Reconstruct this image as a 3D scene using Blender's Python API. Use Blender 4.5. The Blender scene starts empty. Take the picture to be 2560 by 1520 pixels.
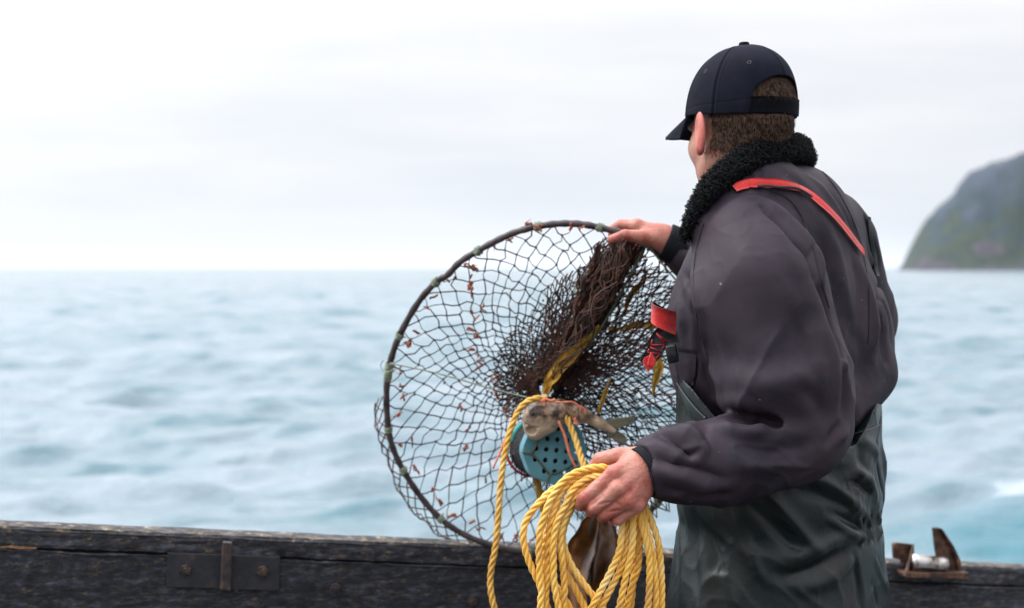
import bpy, math, random
import numpy as np
from mathutils import Vector, noise as mnoise
from mathutils.bvhtree import BVHTree
random.seed(7); RNG = np.random.default_rng(7)
C = bpy.context.scene.collection
# ------------------------------------------------------------------ camera
F = 50/36*2560; PITCH = math.atan(91/F); CAMZ = 1.39
cam_d = bpy.data.cameras.new('camera'); cam = bpy.data.objects.new('camera', cam_d); C.objects.link(cam)
bpy.context.scene.camera = cam
cam.location = (0, 0, CAMZ); cam.rotation_euler = (math.pi/2-PITCH, 0, 0)
cam_d.lens = 50; cam_d.sensor_width = 36; cam_d.clip_start = 0.05; cam_d.clip_end = 60000
cam_d.dof.use_dof = True; cam_d.dof.focus_distance = 2.45; cam_d.dof.aperture_fstop = 3.3
cF = np.array([0, math.cos(PITCH), -math.sin(PITCH)]); cU = np.array([0, math.sin(PITCH), math.cos(PITCH)])
def P(x, y, D):   # a point measured in the photograph at a known distance, in metres
    return np.array([0, 0, CAMZ]) + D*cF + np.array([D*(x-1280)/F, 0, 0]) - D*(y-760)/F*cU
# ------------------------------------------------------------------ sky and sun
SUN_EL, SUN_AZ = math.radians(52), math.radians(-75)      # azimuth from +y towards +x
w = bpy.data.worlds.new('World'); bpy.context.scene.world = w; w.use_nodes = True
nt = w.node_tree; nt.nodes.clear()
def N(nt, t, **k):
    n = nt.nodes.new(t)
    for a, b in k.items():
        if a.startswith('i_'):
            key = a[2:]; key = int(key) if key.isdigit() else key.replace('_', ' ')
            n.inputs[key].default_value = b
        else: setattr(n, a, b)
    return n
def ramp(nt, stops, interp='LINEAR'):
    r = nt.nodes.new('ShaderNodeValToRGB'); r.color_ramp.interpolation = interp
    e = r.color_ramp.elements
    while len(e) < len(stops): e.new(0.5)
    for i, (p, c) in enumerate(stops):
        e[i].position = p; e[i].color = (c[0], c[1], c[2], 1) if hasattr(c, '__len__') else (c, c, c, 1)
    return r
sky = N(nt, 'ShaderNodeTexSky', sky_type='NISHITA', sun_disc=False, sun_elevation=SUN_EL, sun_rotation=SUN_AZ)
skb = N(nt, 'ShaderNodeBackground'); skb.inputs[1].default_value = 0.07
nt.links.new(sky.outputs[0], skb.inputs[0])
tc = N(nt, 'ShaderNodeTexCoord'); sep = N(nt, 'ShaderNodeSeparateXYZ'); nt.links.new(tc.outputs['Generated'], sep.inputs[0])
mp = N(nt, 'ShaderNodeMapping'); mp.inputs['Scale'].default_value = (2.2, 2.2, 15); mp.inputs['Location'].default_value = (3.1, 0.4, 0.8)
nt.links.new(tc.outputs['Generated'], mp.inputs[0])
nz = N(nt, 'ShaderNodeTexNoise', i_Scale=1.5, i_Detail=4.0, i_Roughness=0.5); nt.links.new(mp.outputs[0], nz.inputs[0])
zr = ramp(nt, [(0.0, (.86, .895, .955)), (0.07, (.94, .96, 1.0)), (0.17, (1.06, 1.06, 1.07)), (0.35, (1.5, 1.5, 1.53)), (0.6, (2.0, 2.0, 2.06)), (1.0, (2.3, 2.3, 2.4))])
nt.links.new(sep.outputs['Z'], zr.inputs[0])
cr = ramp(nt, [(0.36, (.935, .95, .975)), (0.56, (1.03, 1.03, 1.03))]); nt.links.new(nz.outputs[0], cr.inputs[0])
mul = N(nt, 'ShaderNodeMixRGB', blend_type='MULTIPLY'); mul.inputs[0].default_value = 1
dt = N(nt, 'ShaderNodeVectorMath', operation='DOT_PRODUCT'); nt.links.new(tc.outputs['Generated'], dt.inputs[0]); dt.inputs[1].default_value = (math.cos(SUN_EL)*math.sin(SUN_AZ), math.cos(SUN_EL)*math.cos(SUN_AZ), math.sin(SUN_EL))
gl = ramp(nt, [(0.0, .93), (.35, 1.0), (.7, 1.35), (1.0, 2.3)]); nt.links.new(dt.outputs['Value'], gl.inputs[0])     # thinner cloud round the sun
zg = N(nt, 'ShaderNodeMixRGB', blend_type='MULTIPLY'); zg.inputs[0].default_value = 1; nt.links.new(zr.outputs[0], zg.inputs[1]); nt.links.new(gl.outputs[0], zg.inputs[2])
nt.links.new(zg.outputs[0], mul.inputs[1]); nt.links.new(cr.outputs[0], mul.inputs[2])
clb = N(nt, 'ShaderNodeBackground'); clb.inputs[1].default_value = 1.0; nt.links.new(mul.outputs[0], clb.inputs[0])
mx = N(nt, 'ShaderNodeMixShader'); mx.inputs[0].default_value = 0.93
nt.links.new(skb.outputs[0], mx.inputs[1]); nt.links.new(clb.outputs[0], mx.inputs[2])
wo = N(nt, 'ShaderNodeOutputWorld'); nt.links.new(mx.outputs[0], wo.inputs[0])
sl = bpy.data.lights.new('sun', 'SUN'); sl.energy = 1.5; sl.angle = math.radians(14); sl.color = (1, .97, .93)
so = bpy.data.objects.new('sun', sl); C.objects.link(so)
sd = Vector((math.cos(SUN_EL)*math.sin(SUN_AZ), math.cos(SUN_EL)*math.cos(SUN_AZ), math.sin(SUN_EL)))
so.rotation_euler = sd.to_track_quat('Z', 'Y').to_euler(); so.location = (-3, 0, 6)
sc = bpy.context.scene
sc.view_settings.view_transform = 'Standard'; sc.view_settings.look = 'None'; sc.view_settings.exposure = 0; sc.view_settings.gamma = 1
try: sc.cycles.volume_bounces = 2; sc.cycles.max_bounces = 8
except Exception: pass
# ------------------------------------------------------------------ helpers
def mat(name, cols, scale=20., detail=6, rough=.6, bump=.3, bscale=200., metal=0, stretch=(1, 1, 1), spec=.5, lo=.35, hi=.65, sheen=0, coat=0, rvar=0, bdist=.002, sss=0, dist=0.):
    m = bpy.data.materials.new(name); m.use_nodes = True; t = m.node_tree
    b = t.nodes['Principled BSDF']
    tc = N(t, 'ShaderNodeTexCoord'); mp = N(t, 'ShaderNodeMapping'); mp.inputs['Scale'].default_value = stretch
    t.links.new(tc.outputs['Object'], mp.inputs[0])
    nz = N(t, 'ShaderNodeTexNoise', i_Scale=scale, i_Detail=detail, i_Roughness=.6, i_Distortion=dist); t.links.new(mp.outputs[0], nz.inputs[0])
    st = [(lo+(hi-lo)*i/max(1, len(cols)-1), c) for i, c in enumerate(cols)]
    if len(st) == 1: st = [(0., cols[0]), (1., cols[0])]
    r = ramp(t, st); t.links.new(nz.outputs[0], r.inputs[0]); t.links.new(r.outputs[0], b.inputs['Base Color'])
    b.inputs['Metallic'].default_value = metal; b.inputs['Specular IOR Level'].default_value = spec
    if rvar:
        rr = ramp(t, [(.35, max(0, rough-rvar)), (.65, rough+rvar)]); t.links.new(nz.outputs[0], rr.inputs[0]); t.links.new(rr.outputs[0], b.inputs['Roughness'])
    else: b.inputs['Roughness'].default_value = rough
    if sheen: b.inputs['Sheen Weight'].default_value = sheen; b.inputs['Sheen Roughness'].default_value = .5
    if coat: b.inputs['Coat Weight'].default_value = coat; b.inputs['Coat Roughness'].default_value = .2
    if sss:
        b.inputs['Subsurface Weight'].default_value = sss; b.inputs['Subsurface Radius'].default_value = (1, .35, .2); b.inputs['Subsurface Scale'].default_value = .006
    if bump:
        bn = N(t, 'ShaderNodeTexNoise', i_Scale=bscale, i_Detail=4.); t.links.new(mp.outputs[0], bn.inputs[0])
        bp = N(t, 'ShaderNodeBump'); bp.inputs['Strength'].default_value = bump; bp.inputs['Distance'].default_value = bdist
        t.links.new(bn.outputs[0], bp.inputs['Height']); t.links.new(bp.outputs[0], b.inputs['Normal'])
    return m
def nd(m): return m.node_tree
def mesh(name, V, Fc, m, root=None, smooth=True, parent=None):
    V = np.asarray(V, dtype=np.float64)
    o0 = np.array(root.location) if root is not None else np.zeros(3)
    me = bpy.data.meshes.new(name)
    if isinstance(Fc, np.ndarray):
        nV, nF, k = len(V), len(Fc), Fc.shape[1]
        me.vertices.add(nV); me.vertices.foreach_set('co', (V-o0).astype(np.float32).ravel())
        me.loops.add(nF*k); me.loops.foreach_set('vertex_index', Fc.astype(np.int32).ravel())
        me.polygons.add(nF); me.polygons.foreach_set('loop_start', np.arange(0, nF*k, k, dtype=np.int32))
        try: me.polygons.foreach_set('loop_total', np.full(nF, k, dtype=np.int32))
        except Exception: pass
        me.update(calc_edges=True)
    else:
        me.from_pydata([tuple(v) for v in (V-o0)], [], [tuple(int(i) for i in f) for f in Fc]); me.update()
    me.polygons.foreach_set('use_smooth', np.full(len(me.polygons), smooth))
    me.materials.append(m); o = bpy.data.objects.new(name, me); C.objects.link(o)
    if root is not None: o.parent = parent or root
    return o
def empty(name, loc, label, cat, group=None):
    o = bpy.data.objects.new(name, None); C.objects.link(o); o.location = tuple(float(v) for v in loc); o.empty_display_size = .05
    o['label'] = label; o['category'] = cat
    if group: o['group'] = group
    return o
def nrm(v):
    v = np.asarray(v, float); return v/np.maximum(1e-9, np.linalg.norm(v, axis=-1, keepdims=True))
def catmull(pts, step=None, n=None):
    p = np.asarray(pts, float); q = np.vstack([2*p[0]-p[1], p, 2*p[-1]-p[-2]]); out = []
    for i in range(len(p)-1):
        a, b, c, d = q[i:i+4]; L = np.linalg.norm(c-b); k = n or max(1, int(L/step))
        t = np.linspace(0, 1, k, endpoint=False)[:, None]
        out.append(.5*((2*b)+(c-a)*t+(2*a-5*b+4*c-d)*t*t+(3*b-a-3*c+d)*t**3))
    out.append(p[-1:]); return np.vstack(out)
def frames(p):
    t = nrm(np.gradient(p, axis=0)); n = np.zeros_like(p)
    r = np.array([0, 0, 1.]) if abs(t[0][2]) < .9 else np.array([1., 0, 0])
    n[0] = nrm(np.cross(t[0], r))
    for i in range(1, len(p)):
        v = n[i-1]-t[i]*np.dot(n[i-1], t[i]); n[i] = v/max(1e-9, np.linalg.norm(v))
    return t, n, np.cross(t, n)
class MB:
    def __init__(s): s.V = []; s.F = []; s.n = 0
    def add(s, V, Fc):
        s.V.append(np.asarray(V, float)); s.F += [tuple(int(i)+s.n for i in f) for f in Fc]; s.n += len(V)
    def tube(s, pts, r, k=6, cap=True, flat=1.):
        p = np.asarray(pts, float); r = np.broadcast_to(np.asarray(r, float), (len(p),))
        t, n, b = frames(p); a = np.arange(k)*2*np.pi/k
        V = (p[:, None]+r[:, None, None]*(np.cos(a)[None, :, None]*n[:, None]+flat*np.sin(a)[None, :, None]*b[:, None])).reshape(-1, 3)
        Fc = [(i*k+j, i*k+(j+1) % k, (i+1)*k+(j+1) % k, (i+1)*k+j) for i in range(len(p)-1) for j in range(k)]
        if cap: Fc += [tuple(range(k))[::-1], tuple((len(p)-1)*k+j for j in range(k))]
        s.add(V, Fc)
    def box(s, c, ax, h):     # centre, 3 axes, half sizes
        c = np.asarray(c, float); ax = [nrm(a) for a in ax]; V = []
        for i in (-1, 1):
            for j in (-1, 1):
                for k in (-1, 1): V.append(c+i*h[0]*ax[0]+j*h[1]*ax[1]+k*h[2]*ax[2])
        s.add(V, [(0, 1, 3, 2), (4, 6, 7, 5), (0, 4, 5, 1), (2, 3, 7, 6), (0, 2, 6, 4), (1, 5, 7, 3)])
    def prism(s, pts, off):
        p = np.asarray(pts, float); n = len(p); off = np.asarray(off, float)
        s.add(np.vstack([p, p+off]), [tuple(range(n))[::-1], tuple(range(n, 2*n))]+[(i, (i+1) % n, n+(i+1) % n, n+i) for i in range(n)])
    def grid(s, G, thick=None):   # (a,b,3) sheet, optional thickness vectors (a,b,3)
        a, b = G.shape[:2]; ix = np.arange(a*b).reshape(a, b)
        q = [(ix[i, j], ix[i+1, j], ix[i+1, j+1], ix[i, j+1]) for i in range(a-1) for j in range(b-1)]
        if thick is None: s.add(G.reshape(-1, 3), q); return
        m = a*b; q += [tuple(m+v for v in f[::-1]) for f in q]
        bd = list(ix[0, :])+list(ix[1:, -1])+list(ix[-1, -2::-1])+list(ix[-2:0:-1, 0])
        q += [(bd[(i+1) % len(bd)], bd[i], m+bd[i], m+bd[(i+1) % len(bd)]) for i in range(len(bd))]
        s.add(np.vstack([G.reshape(-1, 3), (G+thick).reshape(-1, 3)]), q)
    def build(s, name, m, root=None, smooth=True, parent=None, bevel=0):
        o = mesh(name, np.vstack(s.V), s.F, m, root, smooth, parent)
        if bevel:
            md = o.modifiers.new('b', 'BEVEL'); md.width = bevel; md.segments = 2; md.limit_method = 'ANGLE'
        return o
def segs(name, A, B, r, m, root, k=4, parent=None):      # many straight strands at once
    A = np.asarray(A, float); B = np.asarray(B, float); r = np.broadcast_to(r, (len(A),))
    t = nrm(B-A); h = np.where(np.abs(t[:, 2:3]) < .9, [[0, 0, 1.]], [[1., 0, 0]]); n = nrm(np.cross(t, h)); b = np.cross(t, n)
    a = np.arange(k)*2*np.pi/k; ring = (np.cos(a)[None, :, None]*n[:, None]+np.sin(a)[None, :, None]*b[:, None])*r[:, None, None]
    V = np.concatenate([A[:, None]+ring-t[:, None]*r[:, None, None]*.3, B[:, None]+ring+t[:, None]*r[:, None, None]*.3], 1).reshape(-1, 3)
    base = (np.arange(len(A))*2*k)[:, None, None]; j = np.arange(k)
    q = np.stack([j, (j+1) % k, k+(j+1) % k, k+j], 1)[None]
    return V, (base+q).reshape(-1, 4)
def vnoise(p, s, seed=0):   # smooth vector noise, cheap sum of sines
    r = np.random.default_rng(seed); out = np.zeros_like(p)
    for i in range(7):
        k = r.normal(size=(3, 3))*s*(0.6+.3*i); ph = r.uniform(0, 6.28, 3)
        out += np.sin(p@k+ph)/(1+.35*i)
    return out/3
# ---- implicit surfaces
def rc(p, a, b, r1, r2):
    a = np.asarray(a, np.float32); b = np.asarray(b, np.float32); d = b-a; q = p-a
    t = np.clip(q@d/float(d@d+1e-12), 0, 1); return np.linalg.norm(q-t[:, None]*d, axis=1)-(r1+(r2-r1)*t)
def ell(p, c, s, R=None):
    q = p-np.asarray(c, np.float32)
    if R is not None: q = q@np.asarray(R, np.float32).T
    s = np.asarray(s, np.float32); k0 = np.linalg.norm(q/s, axis=1); k1 = np.linalg.norm(q/(s*s), axis=1)
    return k0*(k0-1)/np.maximum(k1, 1e-9)
def smin(a, b, k):
    h = np.maximum(k-np.abs(a-b), 0)/k; return np.minimum(a, b)-h*h*k*.25
def smax(a, b, k): return -smin(-a, -b, k)
def snet(fn, lo, hi, h, B=12):
    lo = np.asarray(lo, float); nb = np.ceil((np.asarray(hi)-lo)/h/B).astype(int); n = nb*B
    gi = [np.arange(m)*B for m in nb]; bc = np.stack(np.meshgrid(*gi, indexing='ij'), -1).reshape(-1, 3)
    cd = fn((lo+(bc+(B-1)/2)*h).astype(np.float32))
    vals = np.repeat(np.repeat(np.repeat(np.where(cd > 0, 1., -1.).reshape(nb).astype(np.float32), B, 0), B, 1), B, 2)
    near = np.where(np.abs(cd) < h*B*1.5+.006)[0]; loc = np.stack(np.meshgrid(*[np.arange(B)]*3, indexing='ij'), -1).reshape(-1, 3)
    for s in range(0, len(near), 200):
        nn = near[s:s+200]; idx = bc[nn][:, None]+loc[None]
        v = fn((lo+idx.reshape(-1, 3)*h).astype(np.float32)); i = idx.reshape(-1, 3)
        vals[i[:, 0], i[:, 1], i[:, 2]] = v
    s = vals < 0; c = np.zeros(tuple(m-1 for m in n), np.int8)
    for dx in (0, 1):
        for dy in (0, 1):
            for dz in (0, 1): c += s[dx:n[0]-1+dx, dy:n[1]-1+dy, dz:n[2]-1+dz]
    act = np.argwhere((c > 0) & (c < 8)); ids = np.full(c.shape, -1, np.int32); ids[act[:, 0], act[:, 1], act[:, 2]] = np.arange(len(act))
    acc = np.zeros((len(act), 3)); cnt = np.zeros(len(act))
    cs = [(0, 0, 0), (1, 0, 0), (0, 1, 0), (0, 0, 1), (1, 1, 0), (1, 0, 1), (0, 1, 1), (1, 1, 1)]
    g = {q: vals[act[:, 0]+q[0], act[:, 1]+q[1], act[:, 2]+q[2]] for q in cs}
    for a in cs:
        for b in cs:
            if sum(b)-sum(a) == 1 and all(y >= x for x, y in zip(a, b)):
                m = (g[a] < 0) != (g[b] < 0); t = g[a]/np.where(m, g[a]-g[b], 1)
                p = np.array(a)+t[:, None]*(np.array(b)-np.array(a)); acc += np.where(m[:, None], p, 0); cnt += m
    V = lo+(act+acc/np.maximum(cnt, 1)[:, None])*h; Q = []
    for ax in range(3):
        sl0 = [slice(None)]*3; sl1 = [slice(None)]*3; sl0[ax] = slice(0, -1); sl1[ax] = slice(1, None)
        e = np.argwhere(s[tuple(sl0)] != s[tuple(sl1)]); u, v = (ax+1) % 3, (ax+2) % 3
        ok = (e[:, u] >= 1) & (e[:, v] >= 1) & (e[:, u] < n[u]-1) & (e[:, v] < n[v]-1); e = e[ok]
        def gid(du, dv):
            q = e.copy(); q[:, u] += du; q[:, v] += dv; return ids[q[:, 0], q[:, 1], q[:, 2]]
        f = np.stack([gid(-1, -1), gid(0, -1), gid(0, 0), gid(-1, 0)], 1)
        ins = s[e[:, 0], e[:, 1], e[:, 2]]; f[~ins] = f[~ins][:, ::-1]; Q.append(f)
    Q = np.vstack(Q); Q = Q[(Q >= 0).all(1)]; return V, Q
def vnormals(V, Q):
    n = np.cross(V[Q[:, 2]]-V[Q[:, 0]], V[Q[:, 3]]-V[Q[:, 1]]); out = np.zeros_like(V)
    for c in range(3):
        for k in range(4): out[:, c] += np.bincount(Q[:, k], n[:, c], len(V))
    return nrm(out)
def relax(V, Q, it=2, lam=.5):
    for _ in range(it):
        acc = np.zeros_like(V); cnt = np.zeros(len(V))
        for k in range(4):
            a, b = Q[:, k], Q[:, (k+1) % 4]
            for c in range(3): acc[:, c] += np.bincount(a, V[b, c], len(V))
            cnt += np.bincount(a, minlength=len(V))
        V = V+lam*(acc/np.maximum(cnt, 1)[:, None]-V)
    return V
def bvh(V, Q): return BVHTree.FromPolygons([tuple(v) for v in V], [tuple(int(i) for i in q) for q in Q])
def hit(T, x, y):
    o = Vector((0, 0, CAMZ)); d = Vector(tuple(P(x, y, 1.)-np.array([0, 0, CAMZ]))).normalized()
    r = T.ray_cast(o, d); return (np.array(r[0]), np.array(r[1])) if r[0] is not None else (None, None)
def strokes(V, Nn, T, items):      # folds: ((pixels), width m, height m)
    disp = np.zeros(len(V))
    for pts, wd, am in items:
        h = [hit(T, x, y)[0] for x, y in pts]; h = [q for q in h if q is not None]
        if len(h) < 2: continue
        p = catmull(h, n=5); cum = np.linspace(0, 1, len(p)); env = np.sin(np.pi*np.clip(cum*.9+.05, 0, 1))**.5
        lo, hi = p.min(0)-3*wd, p.max(0)+3*wd; sel = np.where(((V > lo) & (V < hi)).all(1))[0]
        if not len(sel): continue
        q = V[sel]; best = np.full(len(sel), 1e9); e = np.zeros(len(sel))
        for i in range(len(p)-1):
            a, b = p[i], p[i+1]; d = b-a; t = np.clip((q-a)@d/(d@d+1e-12), 0, 1); ds = np.linalg.norm(q-a-t[:, None]*d, axis=1)
            m = ds < best; best[m] = ds[m]; e[m] = (env[i]+(env[i+1]-env[i])*t)[m]
        disp[sel] += am*e*np.exp(-(best/wd)**2)
    return V+Nn*disp[:, None]
# ------------------------------------------------------------------ SETTING: sea
SEAZ = -0.5
def wave_h(x, y, dr):
    r = np.random.default_rng(11); h = np.zeros_like(x)
    for i in range(70):
        L = 0.5*(11/.5)**(r.random()**1.1); th = r.normal(1.65, .38); k = 2*np.pi/L; a = .0122*L**.18; ph = r.uniform(0, 6.28)
        fade = np.clip((L/dr-3)/3, 0, 1); s = np.sin(k*(x*math.cos(th)+y*math.sin(th))+ph+.6*np.sin(.21*x+.13*y+i))
        h += a*fade*(s-.25*np.cos(2*(k*(x*math.cos(th)+y*math.sin(th))+ph)))
    return h
na = 440; rr = np.concatenate([4.5*(300/4.5)**np.linspace(0, 1, 1050), 300*(100)**np.linspace(0, 1, 130)[1:]]); nr = len(rr)
az = np.linspace(-math.radians(58), math.radians(58), na)
dr = np.gradient(rr); A_, R_ = np.meshgrid(az, rr, indexing='ij'); X = R_*np.sin(A_); Y = R_*np.cos(A_); DR = np.maximum(dr[None]*np.ones((na, 1)), R_*(az[1]-az[0]))
Z = wave_h(X, Y, DR)*np.clip(.75+R_/60, 0, 1.3)
Z += .16*np.exp(-(((X-3.9)*.9+(Y-11.0)*.25)/1.2)**2-((Y-10.6)/.9)**2)
Z = np.where(Y < 4.5, Z*.4, Z)
Vs = np.stack([X, Y, SEAZ+Z], -1).reshape(-1, 3); ix = np.arange(na*nr).reshape(na, nr)
Qs = np.stack([ix[:-1, :-1], ix[1:, :-1], ix[1:, 1:], ix[:-1, 1:]], -1).reshape(-1, 4)
msea = bpy.data.materials.new('sea_water'); msea.use_nodes = True; t = nd(msea); b = t.nodes['Principled BSDF']
tc = N(t, 'ShaderNodeTexCoord')
n1 = N(t, 'ShaderNodeTexNoise', i_Scale=1.0, i_Detail=6., i_Roughness=.62); mp = N(t, 'ShaderNodeMapping'); mp.inputs['Scale'].default_value = (.55, 1, 1)
t.links.new(tc.outputs['Object'], mp.inputs[0]); t.links.new(mp.outputs[0], n1.inputs[0])
r1 = ramp(t, [(.30, (.045, .125, .157)), (.46, (.140, .204, .236)), (.62, (.200, .252, .288))]); t.links.new(n1.outputs[0], r1.inputs[0])
sepx = N(t, 'ShaderNodeSeparateXYZ'); t.links.new(tc.outputs['Object'], sepx.inputs[0])
def gauss_node(t, src, cx, cy, sx, sy):
    vm = N(t, 'ShaderNodeVectorMath', operation='SUBTRACT'); t.links.new(src, vm.inputs[0]); vm.inputs[1].default_value = (cx, cy, 0)
    v2 = N(t, 'ShaderNodeVectorMath', operation='MULTIPLY'); t.links.new(vm.outputs[0], v2.inputs[0]); v2.inputs[1].default_value = (1/sx, 1/sy, 0)
    ln = N(t, 'ShaderNodeVectorMath', operation='LENGTH'); t.links.new(v2.outputs[0], ln.inputs[0])
    mr = N(t, 'ShaderNodeMapRange'); mr.inputs[1].default_value = 1; mr.inputs[2].default_value = 0; t.links.new(ln.outputs['Value'], mr.inputs[0]); return mr.outputs[0]
g = gauss_node(t, tc.outputs['Object'], 4.0, 10.4, 1.3, .8)
fn_ = N(t, 'ShaderNodeTexNoise', i_Scale=1.6, i_Detail=8., i_Roughness=.7); t.links.new(tc.outputs['Object'], fn_.inputs[0])
ad = N(t, 'ShaderNodeMath', operation='MULTIPLY_ADD'); t.links.new(g, ad.inputs[0]); ad.inputs[1].default_value = .30; t.links.new(fn_.outputs[0], ad.inputs[2])
fr = ramp(t, [(.70, 0.), (.92, .75)]); t.links.new(ad.outputs[0], fr.inputs[0])
fm = N(t, 'ShaderNodeMixRGB'); t.links.new(fr.outputs[0], fm.inputs[0]); t.links.new(r1.outputs[0], fm.inputs[1]); fm.inputs[2].default_value = (.50, .54, .57, 1)
g2 = gauss_node(t, tc.outputs['Object'], 3.7, 9.3, 1.7, 1.3); gr = ramp(t, [(.1, 0.), (.6, .8)]); t.links.new(g2, gr.inputs[0]); tq = N(t, 'ShaderNodeMixRGB'); t.links.new(gr.outputs[0], tq.inputs[0]); t.links.new(r1.outputs[0], tq.inputs[1]); tq.inputs[2].default_value = (.025, .135, .175, 1); t.links.new(tq.outputs[0], fm.inputs[1])
t.links.new(fm.outputs[0], b.inputs['Base Color']); b.inputs['Roughness'].default_value = .22; b.inputs['IOR'].default_value = 1.34
bn = N(t, 'ShaderNodeTexNoise', i_Scale=1.7, i_Detail=7., i_Roughness=.62); t.links.new(mp.outputs[0], bn.inputs[0])
bp = N(t, 'ShaderNodeBump'); bp.inputs['Strength'].default_value = .7; bp.inputs['Distance'].default_value = .16
t.links.new(bn.outputs[0], bp.inputs['Height']); t.links.new(bp.outputs[0], b.inputs['Normal'])
sea = mesh('sea', Vs, Qs, msea); sea['kind'] = 'structure'
# ------------------------------------------------------------------ SETTING: headland
hx = np.linspace(180, 760, 240); hy = np.linspace(860, 1500, 200); HX, HY = np.meshgrid(hx, hy, indexing='ij')
prof_x = [180, 262, 271, 277, 286, 297, 308, 320, 333, 346, 360, 400, 460, 540, 640, 760]
prof_h = [-8, -8, 2, 15, 32, 46, 58, 68, 76, 83, 90, 104, 112, 124, 132, 120]
HH = np.interp(HX, prof_x, prof_h); fy = np.clip((HY-900+(HX-324)*.12)/110, 0, 1); fy = fy*fy*(3-2*fy); back = np.clip((1500-HY)/250, 0, 1)
p3 = np.stack([HX, HY, HX*0], -1).reshape(-1, 3)
nn = (vnoise(p3, .045, 3)[:, 0]*5+vnoise(p3*[1, .35, 1], .12, 5)[:, 1]*3.2+vnoise(p3*[1, .4, 1], .35, 6)[:, 1]*1.3).reshape(HX.shape)
HZ = -6+(HH+6)*fy*back+nn*np.minimum(1, fy*3)*np.clip((HX-266)/40, .15, 1)*1.3
HZ = np.where(HX < 264, -8, HZ)
Vh = np.stack([(HX-17)*HY/930, HY, HZ+SEAZ], -1).reshape(-1, 3); ix = np.arange(HX.size).reshape(HX.shape)
Qh = np.stack([ix[:-1, :-1], ix[1:, :-1], ix[1:, 1:], ix[:-1, 1:]], -1).reshape(-1, 4)
mh = bpy.data.materials.new('headland_rock_and_bush'); mh.use_nodes = True; t = nd(mh); b = t.nodes['Principled BSDF']; b.inputs['Roughness'].default_value = .95
tc = N(t, 'ShaderNodeTexCoord'); n1 = N(t, 'ShaderNodeTexNoise', i_Scale=.05, i_Detail=8., i_Roughness=.6); t.links.new(tc.outputs['Object'], n1.inputs[0])
sx = N(t, 'ShaderNodeSeparateXYZ'); t.links.new(tc.outputs['Object'], sx.inputs[0])
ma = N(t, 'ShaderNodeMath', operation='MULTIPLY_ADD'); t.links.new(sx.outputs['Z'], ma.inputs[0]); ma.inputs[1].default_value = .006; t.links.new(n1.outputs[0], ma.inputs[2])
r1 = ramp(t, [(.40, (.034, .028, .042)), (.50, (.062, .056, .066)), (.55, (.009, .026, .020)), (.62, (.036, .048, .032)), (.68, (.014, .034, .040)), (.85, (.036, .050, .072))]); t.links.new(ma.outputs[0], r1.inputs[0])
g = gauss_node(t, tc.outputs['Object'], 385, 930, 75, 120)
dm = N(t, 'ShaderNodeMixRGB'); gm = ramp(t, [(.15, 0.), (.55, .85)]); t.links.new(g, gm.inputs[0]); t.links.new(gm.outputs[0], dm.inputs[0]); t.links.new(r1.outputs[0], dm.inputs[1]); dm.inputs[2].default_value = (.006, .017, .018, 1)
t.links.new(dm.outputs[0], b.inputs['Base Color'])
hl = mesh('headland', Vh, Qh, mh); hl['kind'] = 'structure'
# ------------------------------------------------------------------ BOAT
M_ = {}
def wood_mat(name, dark, mid, pale, palew):
    m = bpy.data.materials.new(name); m.use_nodes = True; t = nd(m); b = t.nodes['Principled BSDF']
    tc = N(t, 'ShaderNodeTexCoord'); mp = N(t, 'ShaderNodeMapping'); mp.inputs['Scale'].default_value = (1, 1, 7); t.links.new(tc.outputs['Object'], mp.inputs[0])
    a = N(t, 'ShaderNodeTexNoise', i_Scale=10., i_Detail=13., i_Roughness=.80); t.links.new(mp.outputs[0], a.inputs[0])
    r = ramp(t, [(.36, dark), (.5, mid), (.60, tuple(c*2.0 for c in mid)), (.72, tuple(c*3.2 for c in mid))]); t.links.new(a.outputs[0], r.inputs[0])
    s = N(t, 'ShaderNodeTexNoise', i_Scale=30., i_Detail=12., i_Roughness=.85); mp2 = N(t, 'ShaderNodeMapping'); mp2.inputs['Scale'].default_value = (1, 1, 2.2); t.links.new(tc.outputs['Object'], mp2.inputs[0]); t.links.new(mp2.outputs[0], s.inputs[0])
    rs = ramp(t, [(1-palew-.03, 0.), (1-palew+.05, 1.)]); t.links.new(s.outputs[0], rs.inputs[0])
    mx = N(t, 'ShaderNodeMixRGB'); t.links.new(rs.outputs[0], mx.inputs[0]); t.links.new(r.outputs[0], mx.inputs[1]); mx.inputs[2].default_value = (*pale, 1)
    f_ = N(t, 'ShaderNodeTexNoise', i_Scale=85., i_Detail=6., i_Roughness=.7); mp3 = N(t, 'ShaderNodeMapping'); mp3.inputs['Scale'].default_value = (.45, .6, 1.3); t.links.new(tc.outputs['Object'], mp3.inputs[0]); t.links.new(mp3.outputs[0], f_.inputs[0])
    rf_ = ramp(t, [(.38, .35), (.52, .8), (.66, 1.9)]); t.links.new(f_.outputs[0], rf_.inputs[0]); mq = N(t, 'ShaderNodeMixRGB', blend_type='MULTIPLY'); mq.inputs[0].default_value = 1; t.links.new(mx.outputs[0], mq.inputs[1]); t.links.new(rf_.outputs[0], mq.inputs[2])
    b.inputs['Specular IOR Level'].default_value = .3
    t.links.new(mq.outputs[0], b.inputs['Base Color']); b.inputs['Roughness'].default_value = .68
    bp = N(t, 'ShaderNodeBump'); bp.inputs['Strength'].default_value = .9; bp.inputs['Distance'].default_value = .004
    t.links.new(a.outputs[0], bp.inputs['Height']); t.links.new(bp.outputs[0], b.inputs['Normal']); return m
w_rail = wood_mat('tarred_rail_wood', (.010, .011, .015), (.026, .028, .036), (.17, .125, .085), .44)
w_top = wood_mat('worn_rail_top_wood', (.016, .016, .019), (.045, .042, .044), (.26, .21, .15), .46)
w_plank = wood_mat('tarred_plank_wood', (.008, .009, .013), (.022, .024, .032), (.10, .07, .04), .43)
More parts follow.
